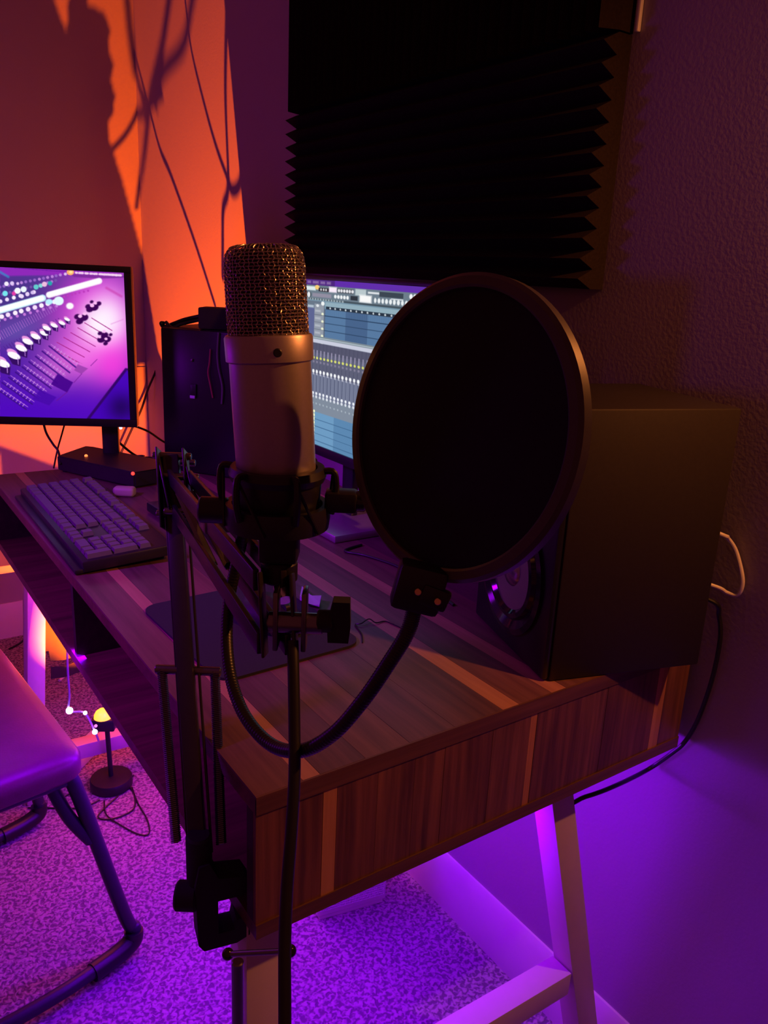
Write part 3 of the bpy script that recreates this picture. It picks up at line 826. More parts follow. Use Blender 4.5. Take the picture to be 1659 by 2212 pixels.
# upper arm: two parallel pairs of bars
E1 = Vector((-0.0431, -0.1075, 0.9892)); E2 = Vector((-0.0480, -0.1232, 0.9542))
U1 = Vector((0.0221, 0.2152, 0.9737)); U2 = Vector((0.0163, 0.1900, 0.9457))
for s_ in (-1, 1):
    for e, u in ((E1, U1), (E2, U2)):
        obj('upper_bar', bar(BM(), u + IMR * .010 * s_, e + IMR * .0085 * s_, 0.004, 0.014, (0, 0, 1), 0.0008), ARM, ba)
prof = [E1 + Vector((0, 0, .006)), E2 - Vector((0, 0, .008))]
for s_ in (-1, 1):
    obj('end_plate', bar(BM(), prof[0] + IMR * (.0095 * s_ + .004), prof[1] + IMR * (.0095 * s_ + .004), 0.020, 0.002, IMR, 0.0008), ARM, ba)
cl_ = U1.lerp(E1, 0.52)
obj('cable_clip', bar(BM(), cl_ - (E1 - U1).normalized() * .012, cl_ + (E1 - U1).normalized() * .014, 0.024, 0.017, (0, 0, 1), 0.002), STEEL, ba)
for s_ in (-1, 1):
    b = BM(); a0 = U1.lerp(E1, .10) + IMR * .006 * s_ - Vector((0, 0, .010)); a1 = U2.lerp(E2, .52) + IMR * .006 * s_
    n_ = 150; hp = []
    F = frame(a0, a1); ln = (a1 - a0).length
    for i in range(n_ * 6):
        a = 2 * math.pi * i / 6
        hp.append(F @ Vector((0.0034 * math.cos(a), 0.0034 * math.sin(a), ln * i / (n_ * 6))))
    tube(b, hp, 0.0006, 4); obj('spring', b, STEEL, ba)
# elbow
for s_ in (-1, 1):
    b = BM(); c0 = TOPJ + IMR * .013 * s_
    Mp = frame(c0, c0 + IMR)
    d1 = (BASEP - TOPJ).normalized()
    bar(b, c0 + Vector((0, 0, .006)), c0 + d1 * 0.075, 0.024, 0.002, IMR, .0008)
    bar(b, c0 - Vector((0, 0, 0)), U2 + IMR * .013 * s_, 0.020, 0.002, IMR, .0008)
    obj('elbow_plate', b, ARM, ba)
for p in (TOPJ, TOPJ + Vector((0.012, 0.020, -0.012)), U1, U2, TOPJ + (BASEP - TOPJ) * .16):
    obj('pivot_bolt', cyl(BM(), p - IMR * .019, p + IMR * .019, 0.0036, 14, .0006), STEEL, ba)
# lower arm
obj('lower_bar', bar(BM(), BASEP - IMR * .0005, TOPJ - IMR * .001, 0.011, 0.015, IMR, 0.001), ARM, ba)
for s_ in (-1, 1):
    obj('lower_rod', bar(BM(), BASEP + IMR * (.0105 * s_) + IMF * .004, TOPJ + IMR * (.0105 * s_) + IMF * .004, 0.004, 0.0022, IMR, 0.0005), ARM, ba)
mid = BASEP.lerp(TOPJ, 0.43) + IMF * 0.006
obj('spacer_pin', cyl(BM(), mid - IMR * .031, mid + IMR * .031, 0.0045, 16, .001), STEEL, ba)
for s_ in (-1, 1):
    a0 = mid + IMR * .025 * s_; a1 = BASEP + IMR * (.020 * s_) + Vector((0, 0, .012))
    b = BM(); F = frame(a0, a1); ln = (a1 - a0).length; n_ = 90
    tube(b, [F @ Vector((0.0042 * math.cos(2 * math.pi * i / 6), 0.0042 * math.sin(2 * math.pi * i / 6), ln * i / (n_ * 6))) for i in range(n_ * 6)], 0.0008, 4)
    obj('spring', b, STEEL, ba)
# clamp
cl = Matrix.Translation((BASEP.x - 0.004, BASEP.y - 0.002, 0)) @ Matrix.Rotation(R(-12), 4, 'Z')
b = BM()
prism(b, [(-0.001, 0.582), (0.004, 0.5745), (0.034, 0.5745), (0.046, 0.580), (0.047, 0.6005), (0.034, 0.6005), (0.032, 0.590), (0.017, 0.590), (0.017, 0.626), (0.040, 0.626), (0.048, 0.634), (0.042, 0.646), (0.018, 0.650), (0.010, 0.668), (0.001, 0.666), (-0.003, 0.645)],
      cl @ Matrix(((1, 0, 0, 0), (0, 0, 1, -0.012), (0, 1, 0, 0), (0, 0, 0, 1))), 0.024)
obj('clamp_body', b, MATTE, ba)
kc = Vector((-0.0420, 0.0535, 0.6292))
obj('clamp_side_knob', cyl(BM(), kc - IMR * .010, kc + IMR * .010, 0.0135, 12, .002), MATTE, ba)
obj('clamp_side_screw', cyl(BM(), kc + IMR * .010, kc + IMR * .020, 0.004, 12), STEEL, ba)
obj('base_socket', cyl(BM(), (BASEP.x, BASEP.y, 0.640), (BASEP.x, BASEP.y, 0.690), 0.0115, 20, .002), MATTE, ba)
sx = Vector((-0.0459, -0.0626, 0.6747))
obj('clamp_screw', cyl(BM(), Vector((sx.x, sx.y, sx.z - .016)), Vector((sx.x, sx.y, ZB - .006)), 0.0048, 14, .001), STEEL, ba)
hb = [Vector((-0.0546, -0.0640, 0.6713)), Vector((-0.0268, -0.1116, 0.7002))]
obj('clamp_handle', cyl(BM(), hb[0], hb[1], 0.0022, 12), STEEL, ba)
for p in hb:
    b = BM(); ball(b, p, 0.0046, 16); obj('handle_ball', b, GLOSS, ba)

# ------------------------------------------------------------------ xlr cable
b = BM()
tube(b, smooth([(-0.0402, -0.1323, 0.9584), (-0.0447, -0.1421, 0.9438), (-0.0515, -0.1565, 0.9190), (-0.0593, -0.1718, 0.8932), (-0.0685, -0.1858, 0.8685), (-0.0776, -0.1984, 0.8442), (-0.0859, -0.2121, 0.8186), (-0.0947, -0.2296, 0.7884), (-0.1047, -0.2478, 0.7539), (-0.1112, -0.2633, 0.6986)], 8), 0.0036, 14)
xc = obj('microphone_cable', b, CABLE, base=(-0.0402, -0.1323, 0.9584))
tag(xc, 'thick black cable hanging straight down from the microphone mount past the desk corner', 'cable')

# ------------------------------------------------------------------ pop filter
PC = Vector((0.0133, -0.2065, 1.0979))
# two image half-axes of the hoop fix its tilt: axis a almost upright, axis b across
Ra = 0.0798
vdir = (PC - Vector((-0.25555, -0.52505, 1.17444))).normalized()
e1 = (up * 0.985 + rt * 0.115).normalized()
e1 = (e1 - vdir * e1.dot(vdir)).normalized(); e2 = e1.cross(vdir).normalized()
tilt = math.acos(0.735)
sgn = 1
nrm = (-vdir * math.cos(tilt) + e2 * math.sin(tilt) * sgn).normalized()
pf = thing('pop_filter', 'round black cloth pop filter with gooseneck in front of the microphone', 'pop filter', tuple(PC))
xx = e1; yy = nrm.cross(xx).normalized()
Mp = Matrix(((xx.x, yy.x, nrm.x, PC.x), (xx.y, yy.y, nrm.y, PC.y), (xx.z, yy.z, nrm.z, PC.z), (0, 0, 0, 1)))
obj('ring', lathe(BM(), [(Ra - .0075, -.0050), (Ra - .002, -.0055), (Ra, -.0035), (Ra, .0025), (Ra - .002, .0045), (Ra - .0062, .0050), (Ra - .0075, .0040), (Ra - .0075, -.0050)], Mp, 96, False), POPRING, pf)
obj('cloth', lathe(BM(), [(Ra - .0068, .0020), (Ra * .6, .0028), (Ra * .3, .0031), (0.0, .0032)], Mp, 64, False), POPCLOTH, pf)
obj('cloth', lathe(BM(), [(Ra - .0068, -.0030), (Ra * .6, -.0038), (Ra * .3, -.0041), (0.0, -.0042)], Mp, 64, False), POPCLOTH, pf)
g0 = Vector((-0.0143, -0.2149, 1.0137))
obj('clamp_block', box(BM(), (0, 0, 0), (0.026, 0.014, 0.026), Matrix.Translation(Vector((-0.0103, -0.2141, 1.0170))) @ Matrix.Rotation(R(-34), 4, 'Z') @ Matrix.Rotation(R(12), 4, 'Y'), .003), BLACK, pf)
for p in (Vector((-0.0170, -0.2222, 1.0184)), Vector((-0.0093, -0.2292, 1.0141))):
    obj('screw', cyl(BM(), p, p + Vector(fw) * .006, 0.0018, 14, .0003), BRASS, pf)
obj('screw_plate', box(BM(), (0, 0, 0), (0.016, 0.006, 0.012), Matrix.Translation(Vector((-0.0067, -0.2229, 1.0138))) @ Matrix.Rotation(R(-34), 4, 'Z') @ Matrix.Rotation(R(20), 4, 'Y'), .002), BLACK, pf)
gp = smooth([(-0.0088, -0.2100, 1.0169), (-0.0109, -0.2122, 1.0067), (-0.0148, -0.2124, 0.9916), (-0.0234, -0.2081, 0.9727), (-0.0326, -0.1997, 0.9497), (-0.0424, -0.1854, 0.9240), (-0.0500, -0.1623, 0.9025), (-0.0540, -0.1316, 0.8911), (-0.0553, -0.0979, 0.8935), (-0.0512, -0.0674, 0.9043), (-0.0439, -0.0438, 0.9237), (-0.0349, -0.0287, 0.9478), (-0.0280, -0.0289, 0.9782), (-0.0310, -0.0468, 1.0110), (-0.0404, -0.0599, 1.0270)], 40)
b = BM()
rad = [0.0042 + 0.00018 * math.sin(i * 2.1) for i in range(len(gp))]
tube(b, gp, rad, 10)
obj('gooseneck', b, RUBBER, pf, sharp=60)

# ------------------------------------------------------------------ keyboard
kd = Vector((0.018, 0.575)); ku = Vector((0.0, 1.0)); kr = Vector((1.0, 0.03))
Mk = Matrix(((0.0, 0.9985, 0, 0.022), (-1.0, 0.03, 0, 0.998), (0, 0, 1, ZT), (0, 0, 0, 1)))
KA = math.atan2(-1.0, -0.012)
Mk = Matrix.Translation((0.018, 1.003, ZT)) @ Matrix.Rotation(KA, 4, 'Z')
# local x runs along the keyboard from its left end (far) to its right end (near the camera); local y to the back row
kbd = thing('keyboard', 'full size black keyboard on the desk below the left monitor', 'keyboard', (0.085, 0.79, ZT))
KL, KD = 0.432, 0.132
tilt = Matrix.Rotation(R(3), 4, 'X')
K = Mk @ Matrix.Translation((0, 0, 0.006))
obj('base', box(BM(), (KL / 2, KD / 2, 0.005), (KL, KD, 0.017), K @ tilt, 0.003), KEYBASE, kbd)
obj('front_lip', box(BM(), (KL / 2, -0.004, -0.001), (KL - .004, 0.014, 0.007), K @ tilt, 0.002), KEYBASE, kbd)
U = 0.0187
rows = [[1.25, 1.25, 1.25, 6.25, 1.25, 1.25, 1.25, 1.25], [2.25] + [1] * 10 + [2.75], [1.75] + [1] * 11 + [2.25], [1.5] + [1] * 12 + [1.5], [1] * 13 + [2]]
keys = []
for r_, ws in enumerate(rows):
    x = 0.006
    for w_ in ws:
        keys.append((x, 0.008 + r_ * U, w_ * U, U)); x += w_ * U
x = 0.006
for i in range(13):
    if i in (1, 5, 9): x += 0.011
    keys.append((x, 0.008 + 5.25 * U, U, U)); x += U
nx = 0.006 + 15 * U + 0.005
for c_ in range(3):
    keys.append((nx + c_ * U, 0.008, U, U))
    keys.append((nx + c_ * U, 0.008 + 3 * U, U, U)); keys.append((nx + c_ * U, 0.008 + 4 * U, U, U)); keys.append((nx + c_ * U, 0.008 + 5.25 * U, U, U))
keys.append((nx + U, 0.008 + U, U, U))
nn = nx + 3 * U + 0.005
for r_ in range(5):
    for c_ in range(3):
        if r_ == 0 and c_ == 1: continue
        if r_ == 0 and c_ == 0: keys.append((nn, 0.008, 2 * U, U)); continue
        keys.append((nn + c_ * U, 0.008 + r_ * U, U, U))
keys += [(nn + 3 * U, 0.008, U, 2 * U), (nn + 3 * U, 0.008 + 2 * U, U, 2 * U), (nn + 3 * U, 0.008 + 4 * U, U, U)]
cache = {}
off = wloc(kbd)
sc_ = (KL - 0.010) / (nn + 4 * U)
for (x, y, w_, d_) in keys:
    key = (round(w_, 4), round(d_, 4))
    if key not in cache:
        b = BM(); W_, D_ = w_ * sc_ - .0022, d_ * 1.0 - .0022
        vs = [b.verts.new((sx * W_ / 2, sy * D_ / 2, 0)) for sx, sy in ((-1, -1), (1, -1), (1, 1), (-1, 1))]
        vt = [b.verts.new((sx * (W_ / 2 - .0016), sy * (D_ / 2 - .0016), .0065)) for sx, sy in ((-1, -1), (1, -1), (1, 1), (-1, 1))]
        b.faces.new(vt)
        for i in range(4): b.faces.new((vs[i], vs[(i + 1) % 4], vt[(i + 1) % 4], vt[i]))
        me = bpy.data.meshes.new('key'); b.to_mesh(me); b.free(); me.materials.append(KEYCAP); cache[key] = me
    o = bpy.data.objects.new('key', cache[key]); COL.objects.link(o); o.parent = kbd
    L4 = K @ tilt @ Matrix.Translation(((x + w_ / 2) * sc_ + .003, y + d_ / 2, 0.0135))
    o.matrix_local = Matrix.Translation(-off) @ L4
for xx_ in (0.03, KL - .03):
    obj('foot', box(BM(), (xx_, KD - .015, -0.0018), (0.02, 0.01, 0.010), K, .001), KEYBASE, kbd)
    obj('foot', box(BM(), (xx_, .012, -0.0042), (0.02, 0.01, 0.0036), K, .001), KEYBASE, kbd)


# ------------------------------------------------------------------ small things on the desk
def rounded(x0, y0, x1, y1, r, n=6):
    out = []
    for cx, cy, a0 in ((x1 - r, y1 - r, 0), (x0 + r, y1 - r, 90), (x0 + r, y0 + r, 180), (x1 - r, y0 + r, 270)):
        for i in range(n + 1):
            a = R(a0 + 90 * i / n); out.append((cx + r * math.cos(a), cy + r * math.sin(a)))
    return out


b = BM()
prism(b, rounded(-0.093, -0.115, 0.093, 0.115, 0.022), Matrix.Translation((0.140, 0.310, ZT + .0003)) @ Matrix.Rotation(R(2), 4, 'Z'), 0.003)
o = obj('mouse_pad', b, PAD, base=(0.14, 0.31, ZT)); tag(o, 'dark fabric mouse pad with rounded corners in the middle of the desk', 'mouse pad')
ms = thing('mouse', 'black computer mouse on the mouse pad behind the gooseneck', 'mouse', (0.165, 0.300, ZT + .0035))
Mm = Matrix.Translation((0.165, 0.300, ZT + .0036)) @ Matrix.Rotation(R(-80), 4, 'Z')
b = BM()
lathe(b, [(1.0, 0.0), (1.03, 0.15), (1.0, 0.38), (0.85, 0.70), (0.55, 0.92), (0.0, 1.0)], Mm @ Matrix.Diagonal((0.052, 0.029, 0.034, 1)), 32)
obj('shell', b, BLACK, ms, sharp=60)
obj('wheel', cyl(BM(), Mm @ Vector((0.030, -.003, .029)), Mm @ Vector((0.030, .003, .029)), 0.006, 16), RUBBER, ms)

rt_ = thing('audio_interface', 'flat black box with red and orange lights behind the keyboard', 'device', (0.19, 1.03, ZT))
ri = [(0.1243, 1.1826, 0.7570), (0.2198, 0.9838, 0.7570), (0.2701, 0.9962, 0.7570), (0.2983, 1.0756, 0.7570), (0.2162, 1.2404, 0.7570), (0.2018, 1.2563, 0.7570)]
b = BM(); prism(b, [(p[0], p[1]) for p in ri], Matrix.Translation((0, 0, ZT + .003)), 0.030); bmesh.ops.bevel(b, geom=b.edges[:], offset=.0025, segments=2, affect='EDGES')
obj('case', b, BLACK, rt_)
for (p, m_) in (((0.1761, 1.1556, 0.7835), LEDO), ((0.2146, 0.9752, 0.7835), LEDR)):
    b = BM(); ball(b, p, 0.0035); obj('indicator_light', b, m_, rt_)
for k in range(4):
    p = [ri[0], ri[1], ri[3], ri[4]][k]; c_ = Vector(((ri[0][0] + ri[3][0]) / 2, (ri[0][1] + ri[3][1]) / 2)); q = Vector((p[0], p[1])).lerp(c_, .15)
    obj('rubber_foot', cyl(BM(), (q.x, q.y, ZT), (q.x, q.y, ZT + .0035), .005, 10), RUBBER, rt_)

o = obj('earbud_case', box(BM(), (0, 0, .009), (0.040, 0.022, 0.018), Matrix.Translation((0.188, 0.945, ZT)) @ Matrix.Rotation(R(-35), 4, 'Z'), .006, 4), mat('beige_plastic', (0.42, 0.34, 0.32), .5, noise=(40, .05)), base=(.188, .945, ZT))
tag(o, 'small pale rounded case on the desk between keyboard and black box', 'case')
dr = thing('external_drive', 'thin dark box lying on the desk behind the keyboard, beside the boom arm', 'drive', (0.225, 0.78, ZT))
Md = Matrix.Translation((0.232, 0.772, ZT)) @ Matrix.Rotation(R(-86), 4, 'Z')
obj('case', box(BM(), (0, 0, .0105), (0.115, 0.078, 0.017), Md, .003), BLACK, dr)
obj('label_plate', box(BM(), (0.0, 0.0, .0192), (0.05, 0.02, 0.0006), Md), mat('grey_label', (0.12, 0.10, 0.13), .5, noise=(60, .1)), dr)

# cables lying on the desk
b = BM(); tube(b, smooth([(0.43, 0.50, ZT + .002), (0.3896, 0.4861, 0.7525), (0.4071, 0.4530, 0.7525), (0.4227, 0.3942, 0.7525), (0.4215, 0.3346, 0.7525), (0.405, 0.235, ZT + .002)]), 0.0021, 8)
o = obj('monitor_cable', b, CABLE, base=(0.43, 0.5, ZT)); tag(o, 'thin black cable on the desk running from the right monitor base towards the large speaker', 'cable')
b = BM(); tube(b, smooth([(0.2370, 0.2011, 0.7510), (0.2486, 0.2210, 0.7510), (0.2561, 0.2474, 0.7510), (0.2625, 0.2436, 0.7530), (0.2764, 0.2469, 0.7550), (0.2817, 0.2388, 0.7520), (0.2957, 0.2384, 0.7510), (0.2996, 0.2236, 0.7510), (0.3043, 0.2023, 0.7510)]), 0.0008, 6)
o = obj('twist_tie', b, CABLE, base=(0.27, 0.25, ZT)); tag(o, 'thin bent dark wire lying on the desk right of the mouse pad', 'wire')
b = BM()
pp = [(0.2500, 0.3730, 0.7515), (0.2480, 0.3442, 0.7570), (0.2555, 0.3299, 0.7515), (0.2399, 0.3081, 0.7550), (0.2321, 0.3258, 0.7525), (0.2313, 0.3446, 0.7575)]
prism(b, [(p[0], p[1]) for p in pp], Matrix.Translation((0, 0, ZT + .0035)), 0.0022)
for i, v in enumerate(b.verts): v.co.z += (0, .004, .001, .005, .0)[i % 5]
o = obj('crumpled_paper', b, mat('paper', (0.55, 0.58, 0.62), .7, noise=(80, .1)), base=(0.245, 0.33, ZT)); tag(o, 'small crumpled pale paper scrap beside the mouse', 'paper')

# ------------------------------------------------------------------ cables at the right wall
b = BM(); tube(b, smooth([(0.560, 0.03, 0.915), (0.5850, -0.0209, 0.9007), (0.6030, -0.0178, 0.8931), (0.6120, -0.0257, 0.8779), (0.6120, -0.0382, 0.8529), (0.6120, -0.0411, 0.8375), (0.6120, -0.0367, 0.8258), (0.6080, -0.0258, 0.8256), (0.6000, -0.0164, 0.8310), (0.57, 0.02, 0.84)]), 0.0024, 10)
o = obj('white_cable', b, WHITE, base=(0.56, 0.03, 0.9)); tag(o, 'loop of white cable sticking out behind the large speaker', 'cable')
b = BM(); tube(b, smooth([(0.575, 0.03, 0.82), (0.5980, -0.0168, 0.8123), (0.6080, -0.0211, 0.7936), (0.6090, -0.0271, 0.7681), (0.6090, -0.0275, 0.7277), (0.6090, -0.0238, 0.6875), (0.6090, -0.0162, 0.6442), (0.6090, -0.0041, 0.6079), (0.6060, 0.0096, 0.5846), (0.6020, 0.0370, 0.5459), (0.5150, 0.0220, 0.5612), (0.4619, 0.0250, 0.5626), (0.4372, 0.0500, 0.5474), (0.40, 0.12, 0.585), (0.40, 0.5, 0.595), (0.39, 0.8, 0.597)]), 0.0029, 10)
o = obj('speaker_cable', b, CABLE, base=(0.575, 0.03, 0.8)); tag(o, 'black cable drooping from the large speaker past the desk corner and back under the desk', 'cable')
b = BM(); tube(b, smooth([(0.598, 1.3, .004), (0.598, 0.8, .004), (0.6304, 0.5554, 0.0040), (0.6179, 0.4401, 0.0040), (0.6191, 0.3323, 0.0040), (0.6165, 0.2550, 0.0040), (0.6185, 0.2028, 0.0040), (0.6259, 0.1295, 0.0040), (0.56, -0.1, .004)]), 0.0032, 8)
o = obj('wall_cable', b, CABLE, base=(0.6, 0.5, 0)); tag(o, 'black cable lying on the carpet along the right baseboard', 'cable')

# ------------------------------------------------------------------ white perforated box under the desk
hb_ = thing('perforated_box', 'white box with finely perforated front standing on the carpet under the desk', 'box', (0.49, 0.60, 0))
P0 = Vector((0.3840, 0.5243, 0.0000)); P1 = Vector((0.5216, 0.4975, 0.0000)); xd = (P1 - P0).normalized(); nd = Vector((xd.y, -xd.x, 0))
if nd.y > 0: nd = -nd
Mh = Matrix(((xd.x, -nd.x, 0, P0.x), (xd.y, -nd.y, 0, P0.y), (0, 0, 1, 0), (0, 0, 0, 1)))
wl = (P1 - P0).length
obj('case', box(BM(), (wl / 2, 0.052, 0.13), (wl, 0.09, 0.24), Mh, .003), TRIM, hb_)
obj('base_frame', box(BM(), (wl / 2, 0.05, 0.006), (wl - .01, 0.08, 0.012), Mh, .001), TRIM, hb_)
b = BM()
for i in range(40):
    box(b, (0.006 + (wl - .012) * (i + .5) / 40, 0.0058, 0.13), ((wl - .012) / 80, 0.002, 0.215), Mh)
for i in range(42):
    box(b, (wl / 2, 0.0058, 0.024 + 0.215 * (i) / 42), (wl - .010, 0.0022, 0.0022), Mh)
obj('grille', b, WHITE, hb_).__setitem__('kind', 'stuff')

# ------------------------------------------------------------------ chair
ch = thing('chair', 'folding chair with reddish padded seat and black tubular legs beside the desk', 'chair', (-0.2, 0.84, 0))
sc1, sc2, sc3, sc4 = Vector((0.008, 0.603)), Vector((-0.036, 1.10)), Vector((-0.46, 1.06)), Vector((-0.42, 0.53))
b = BM()
Ms = [sc1, sc2, sc3, sc4]
ctr = sum(Ms, Vector((0, 0))) / 4
outl = []
for i in range(4):
    p0, p1, p2 = Ms[i - 1], Ms[i], Ms[(i + 1) % 4]
    a = p1 + (p0 - p1).normalized() * .035; c_ = p1 + (p2 - p1).normalized() * .035
    for k in range(7):
        t_ = k / 6; outl.append((a * (1 - t_) ** 2 + p1 * 2 * t_ * (1 - t_) + c_ * t_ * t_))
levels = [(0.0, .985), (.006, 1.0), (.030, 1.0), (.038, .975), (.043, .90), (.040, .55), (.036, .2), (.035, .01)]
rings = []
for z_, s_ in levels:
    rings.append([b.verts.new((ctr.x + (q.x - ctr.x) * s_, ctr.y + (q.y - ctr.y) * s_, .408 + z_)) for q in outl])
for i in range(len(rings) - 1):
    for k in range(len(outl)):
        b.faces.new((rings[i][k], rings[i][(k + 1) % len(outl)], rings[i + 1][(k + 1) % len(outl)], rings[i + 1][k]))
b.faces.new(rings[0][::-1]); b.faces.new(rings[-1])
obj('seat', b, SEAT, ch, sharp=60)
FZ = 0.0215
for (nm, y0, yt, xa, xb, xt) in (('near', 0.645, 0.625, 0.083, -0.52, -0.015), ('far', 1.085, 1.09, 0.022, -0.46, -0.03)):
    zt = .405
    pts = [(xt, yt, zt), (xt + (xa - xt) * .15, yt, zt - .05), (xt + (xa - xt) * .80, y0, .085), (xa - .004, y0, .050), (xa - .012, y0 - .004, .030), (xa - .040, y0 - .012, FZ),
           (xa - .15, y0 - .045, FZ), ((xa + xb) / 2, y0 - .06, FZ), (xb + .1, y0 - .03, FZ), (xb + .02, y0, .03), (xb, y0, .06), (xb + .09, yt, zt - .05), (xb + .10, yt, zt)]
    obj('leg_frame', tube(BM(), smooth(pts, 8), 0.0118, 14), CHAIRTUBE, ch)
    b = BM(); tube(b, smooth([(xa - .006, y0 - .001, .046), (xa - .010, y0 - .004, .028), (xa - .042, y0 - .014, FZ - .002), (xa - .085, y0 - .027, FZ - .003)], 5), 0.0165, 14)
    obj('rubber_foot', b, RUBBER, ch)
    b = BM(); tube(b, smooth([(xb + .004, y0, .046), (xb + .02, y0, .026), (xb + .06, y0 - .012, FZ - .002)], 5), 0.0165, 14)
    obj('rubber_foot', b, RUBBER, ch)
obj('brace', tube(BM(), smooth([(-0.045, 0.64, .405), (-0.020, 0.630, .33), (0.012, 0.632, .27)], 6), 0.0105, 12), CHAIRTUBE, ch)
obj('brace', tube(BM(), smooth([(-0.02, 0.625, .398), (-0.2, 0.60, .398), (-0.40, 0.60, .398)], 4), 0.010, 12), CHAIRTUBE, ch)
obj('brace', tube(BM(), smooth([(-0.05, 0.63, .398), (-0.05, 0.85, .398), (-0.05, 1.08, .398)], 4), 0.010, 12), CHAIRTUBE, ch)

# ------------------------------------------------------------------ orange lamp under the desk
lp = thing('floor_lamp', 'small lamp with round black base and glowing orange head on the carpet under the desk', 'lamp', (0.185, 1.140, 0))
obj('base', lathe(BM(), [(0.044, 0.0), (0.0475, 0.003), (0.0475, 0.020), (0.045, 0.024), (0.010, 0.028), (0.0, 0.028)], Matrix.Translation((0.185, 1.140, 0)), 40), BLACK, lp)
obj('stem', cyl(BM(), (0.185, 1.140, 0.026), (0.180, 1.132, 0.162), 0.0055, 16), BLACK, lp)
obj('head', box(BM(), (0, 0, 0), (0.050, 0.034, 0.030), Matrix.Translation((0.174, 1.128, 0.176)) @ Matrix.Rotation(R(-30), 4, 'Z'), .004), BLACK, lp)
gl = lathe(BM(), [(0.0195, 0.0), (0.0190, 0.006), (0.015, 0.014), (0.009, 0.019), (0.0, 0.021)], Matrix.Translation((0.171, 1.126, 0.1915)), 28)
obj('glowing_dome', gl, GLOW, lp, label='glowing orange dome')

# led strip: a strip below the desk and a dangling end
ls = thing('led_strip', 'violet led strip stuck below the desk with a loose end of bright leds', 'light strip', (0.12, 0.6, 0.6))
obj('tape', span(BM(), (0.155, 0.08, 0.6005), (0.165, 1.08, 0.6025)), WHITE, ls)
for i in range(24):
    o = obj('led', box(BM(), (0.16, 0.10 + i * 0.042, 0.5995), (0.005, 0.005, 0.002)), LEDV, ls)
b = BM(); pts = smooth([(0.10, 1.06, 0.602), (0.096, 1.055, 0.50), (0.088, 1.052, 0.38), (0.0870, 1.0500, 0.3092), (0.0847, 1.0500, 0.2721), (0.1147, 1.0500, 0.2578), (0.1330, 1.0500, 0.2078), (0.1420, 1.0600, 0.1769)], 8)
tube(b, pts, 0.0022, 8); obj('loose_tape', b, mat('clear_tape', (0.5, 0.35, 0.7), .25, trans=0.6, noise=(30, .05)), ls)
for p, r_, m_ in (((0.0832, 1.0430, 0.2761), .0072, LEDV), ((0.1140, 1.0430, 0.2616), .0042, LEDV), ((0.1312, 1.0430, 0.2110), .0056, LEDV), ((0.1339, 1.0430, 0.2247), .0032, LEDP)):
    b = BM(); ball(b, p, r_); obj('led', b, m_, ls)

# unseen cloth added behind the desk, cut to block lamp light from the walls
edge = [(1.047, .666), (1.234, .611), (1.416, .565), (1.515, .534), (1.562, .532), (1.592, .552), (1.641, .556), (1.677, .546), (1.714, .557), (1.748, .546), (1.808, .550), (1.843, .538), (1.851, .515), (1.853, .492), (2.6, .487)]


def dark(X, Z):
    if Z >= .75:
        if Z < 1.047: e = .666 + (1.047 - Z) * .30
        else:
            e = edge[-1][1]
            for (za, xa), (zb, xb) in zip(edge, edge[1:]):
                if za <= Z <= zb: e = xa + (xb - xa) * (Z - za) / max(zb - za, 1e-6); break
        if Z < .857 and .583 + (Z - .75) * .08 < X < .614: return False
        if .755 > Z and X < .614 and X > .50: return False
        if Z < 1.0 and X > .614: return X < .80
        if Z > 1.77 and .431 - (Z - 1.769) * .35 < X < .431 + (Z - 1.769) * .12: return False
        return X < e
    if Z > .30 and X > .614: return X < .80
    if X < .16 and .505 < Z < .60: return False
    if Z > .30: return X > -.3 and X < .80 and Z < max(.530, .625 - (X - .163) * .5)
    return False


b = BM(); s_ = 0.155; st = .006
gx = np.arange(-.45, .82, st); gz = np.arange(.30, 2.25, st)
vc = {}


def vv(i, j):
    if (i, j) not in vc:
        X, Z = gx[0] + i * st, gz[0] + j * st
        P = LAMP + (Vector((X, WY0, Z)) - LAMP) * (s_ * (1 + .02 * math.sin(X * 14) + .012 * math.sin(Z * 9)))
        vc[(i, j)] = b.verts.new(P)
    return vc[(i, j)]


for i in range(len(gx)):
    for j in range(len(gz)):
        if dark(gx[i] + st / 2, gz[j] + st / 2):
            b.faces.new((vv(i, j), vv(i + 1, j), vv(i + 1, j + 1), vv(i, j + 1)))
o = obj('light_blocker', b, BLOCKER, base=(.2, 1.27, .3), sharp=80)
tag(o, 'unseen black cloth added behind the far end of the desk to block lamp light', 'cloth')
sol = o.modifiers.new('thickness', 'SOLIDIFY'); sol.thickness = 0.0008; sol.offset = 1

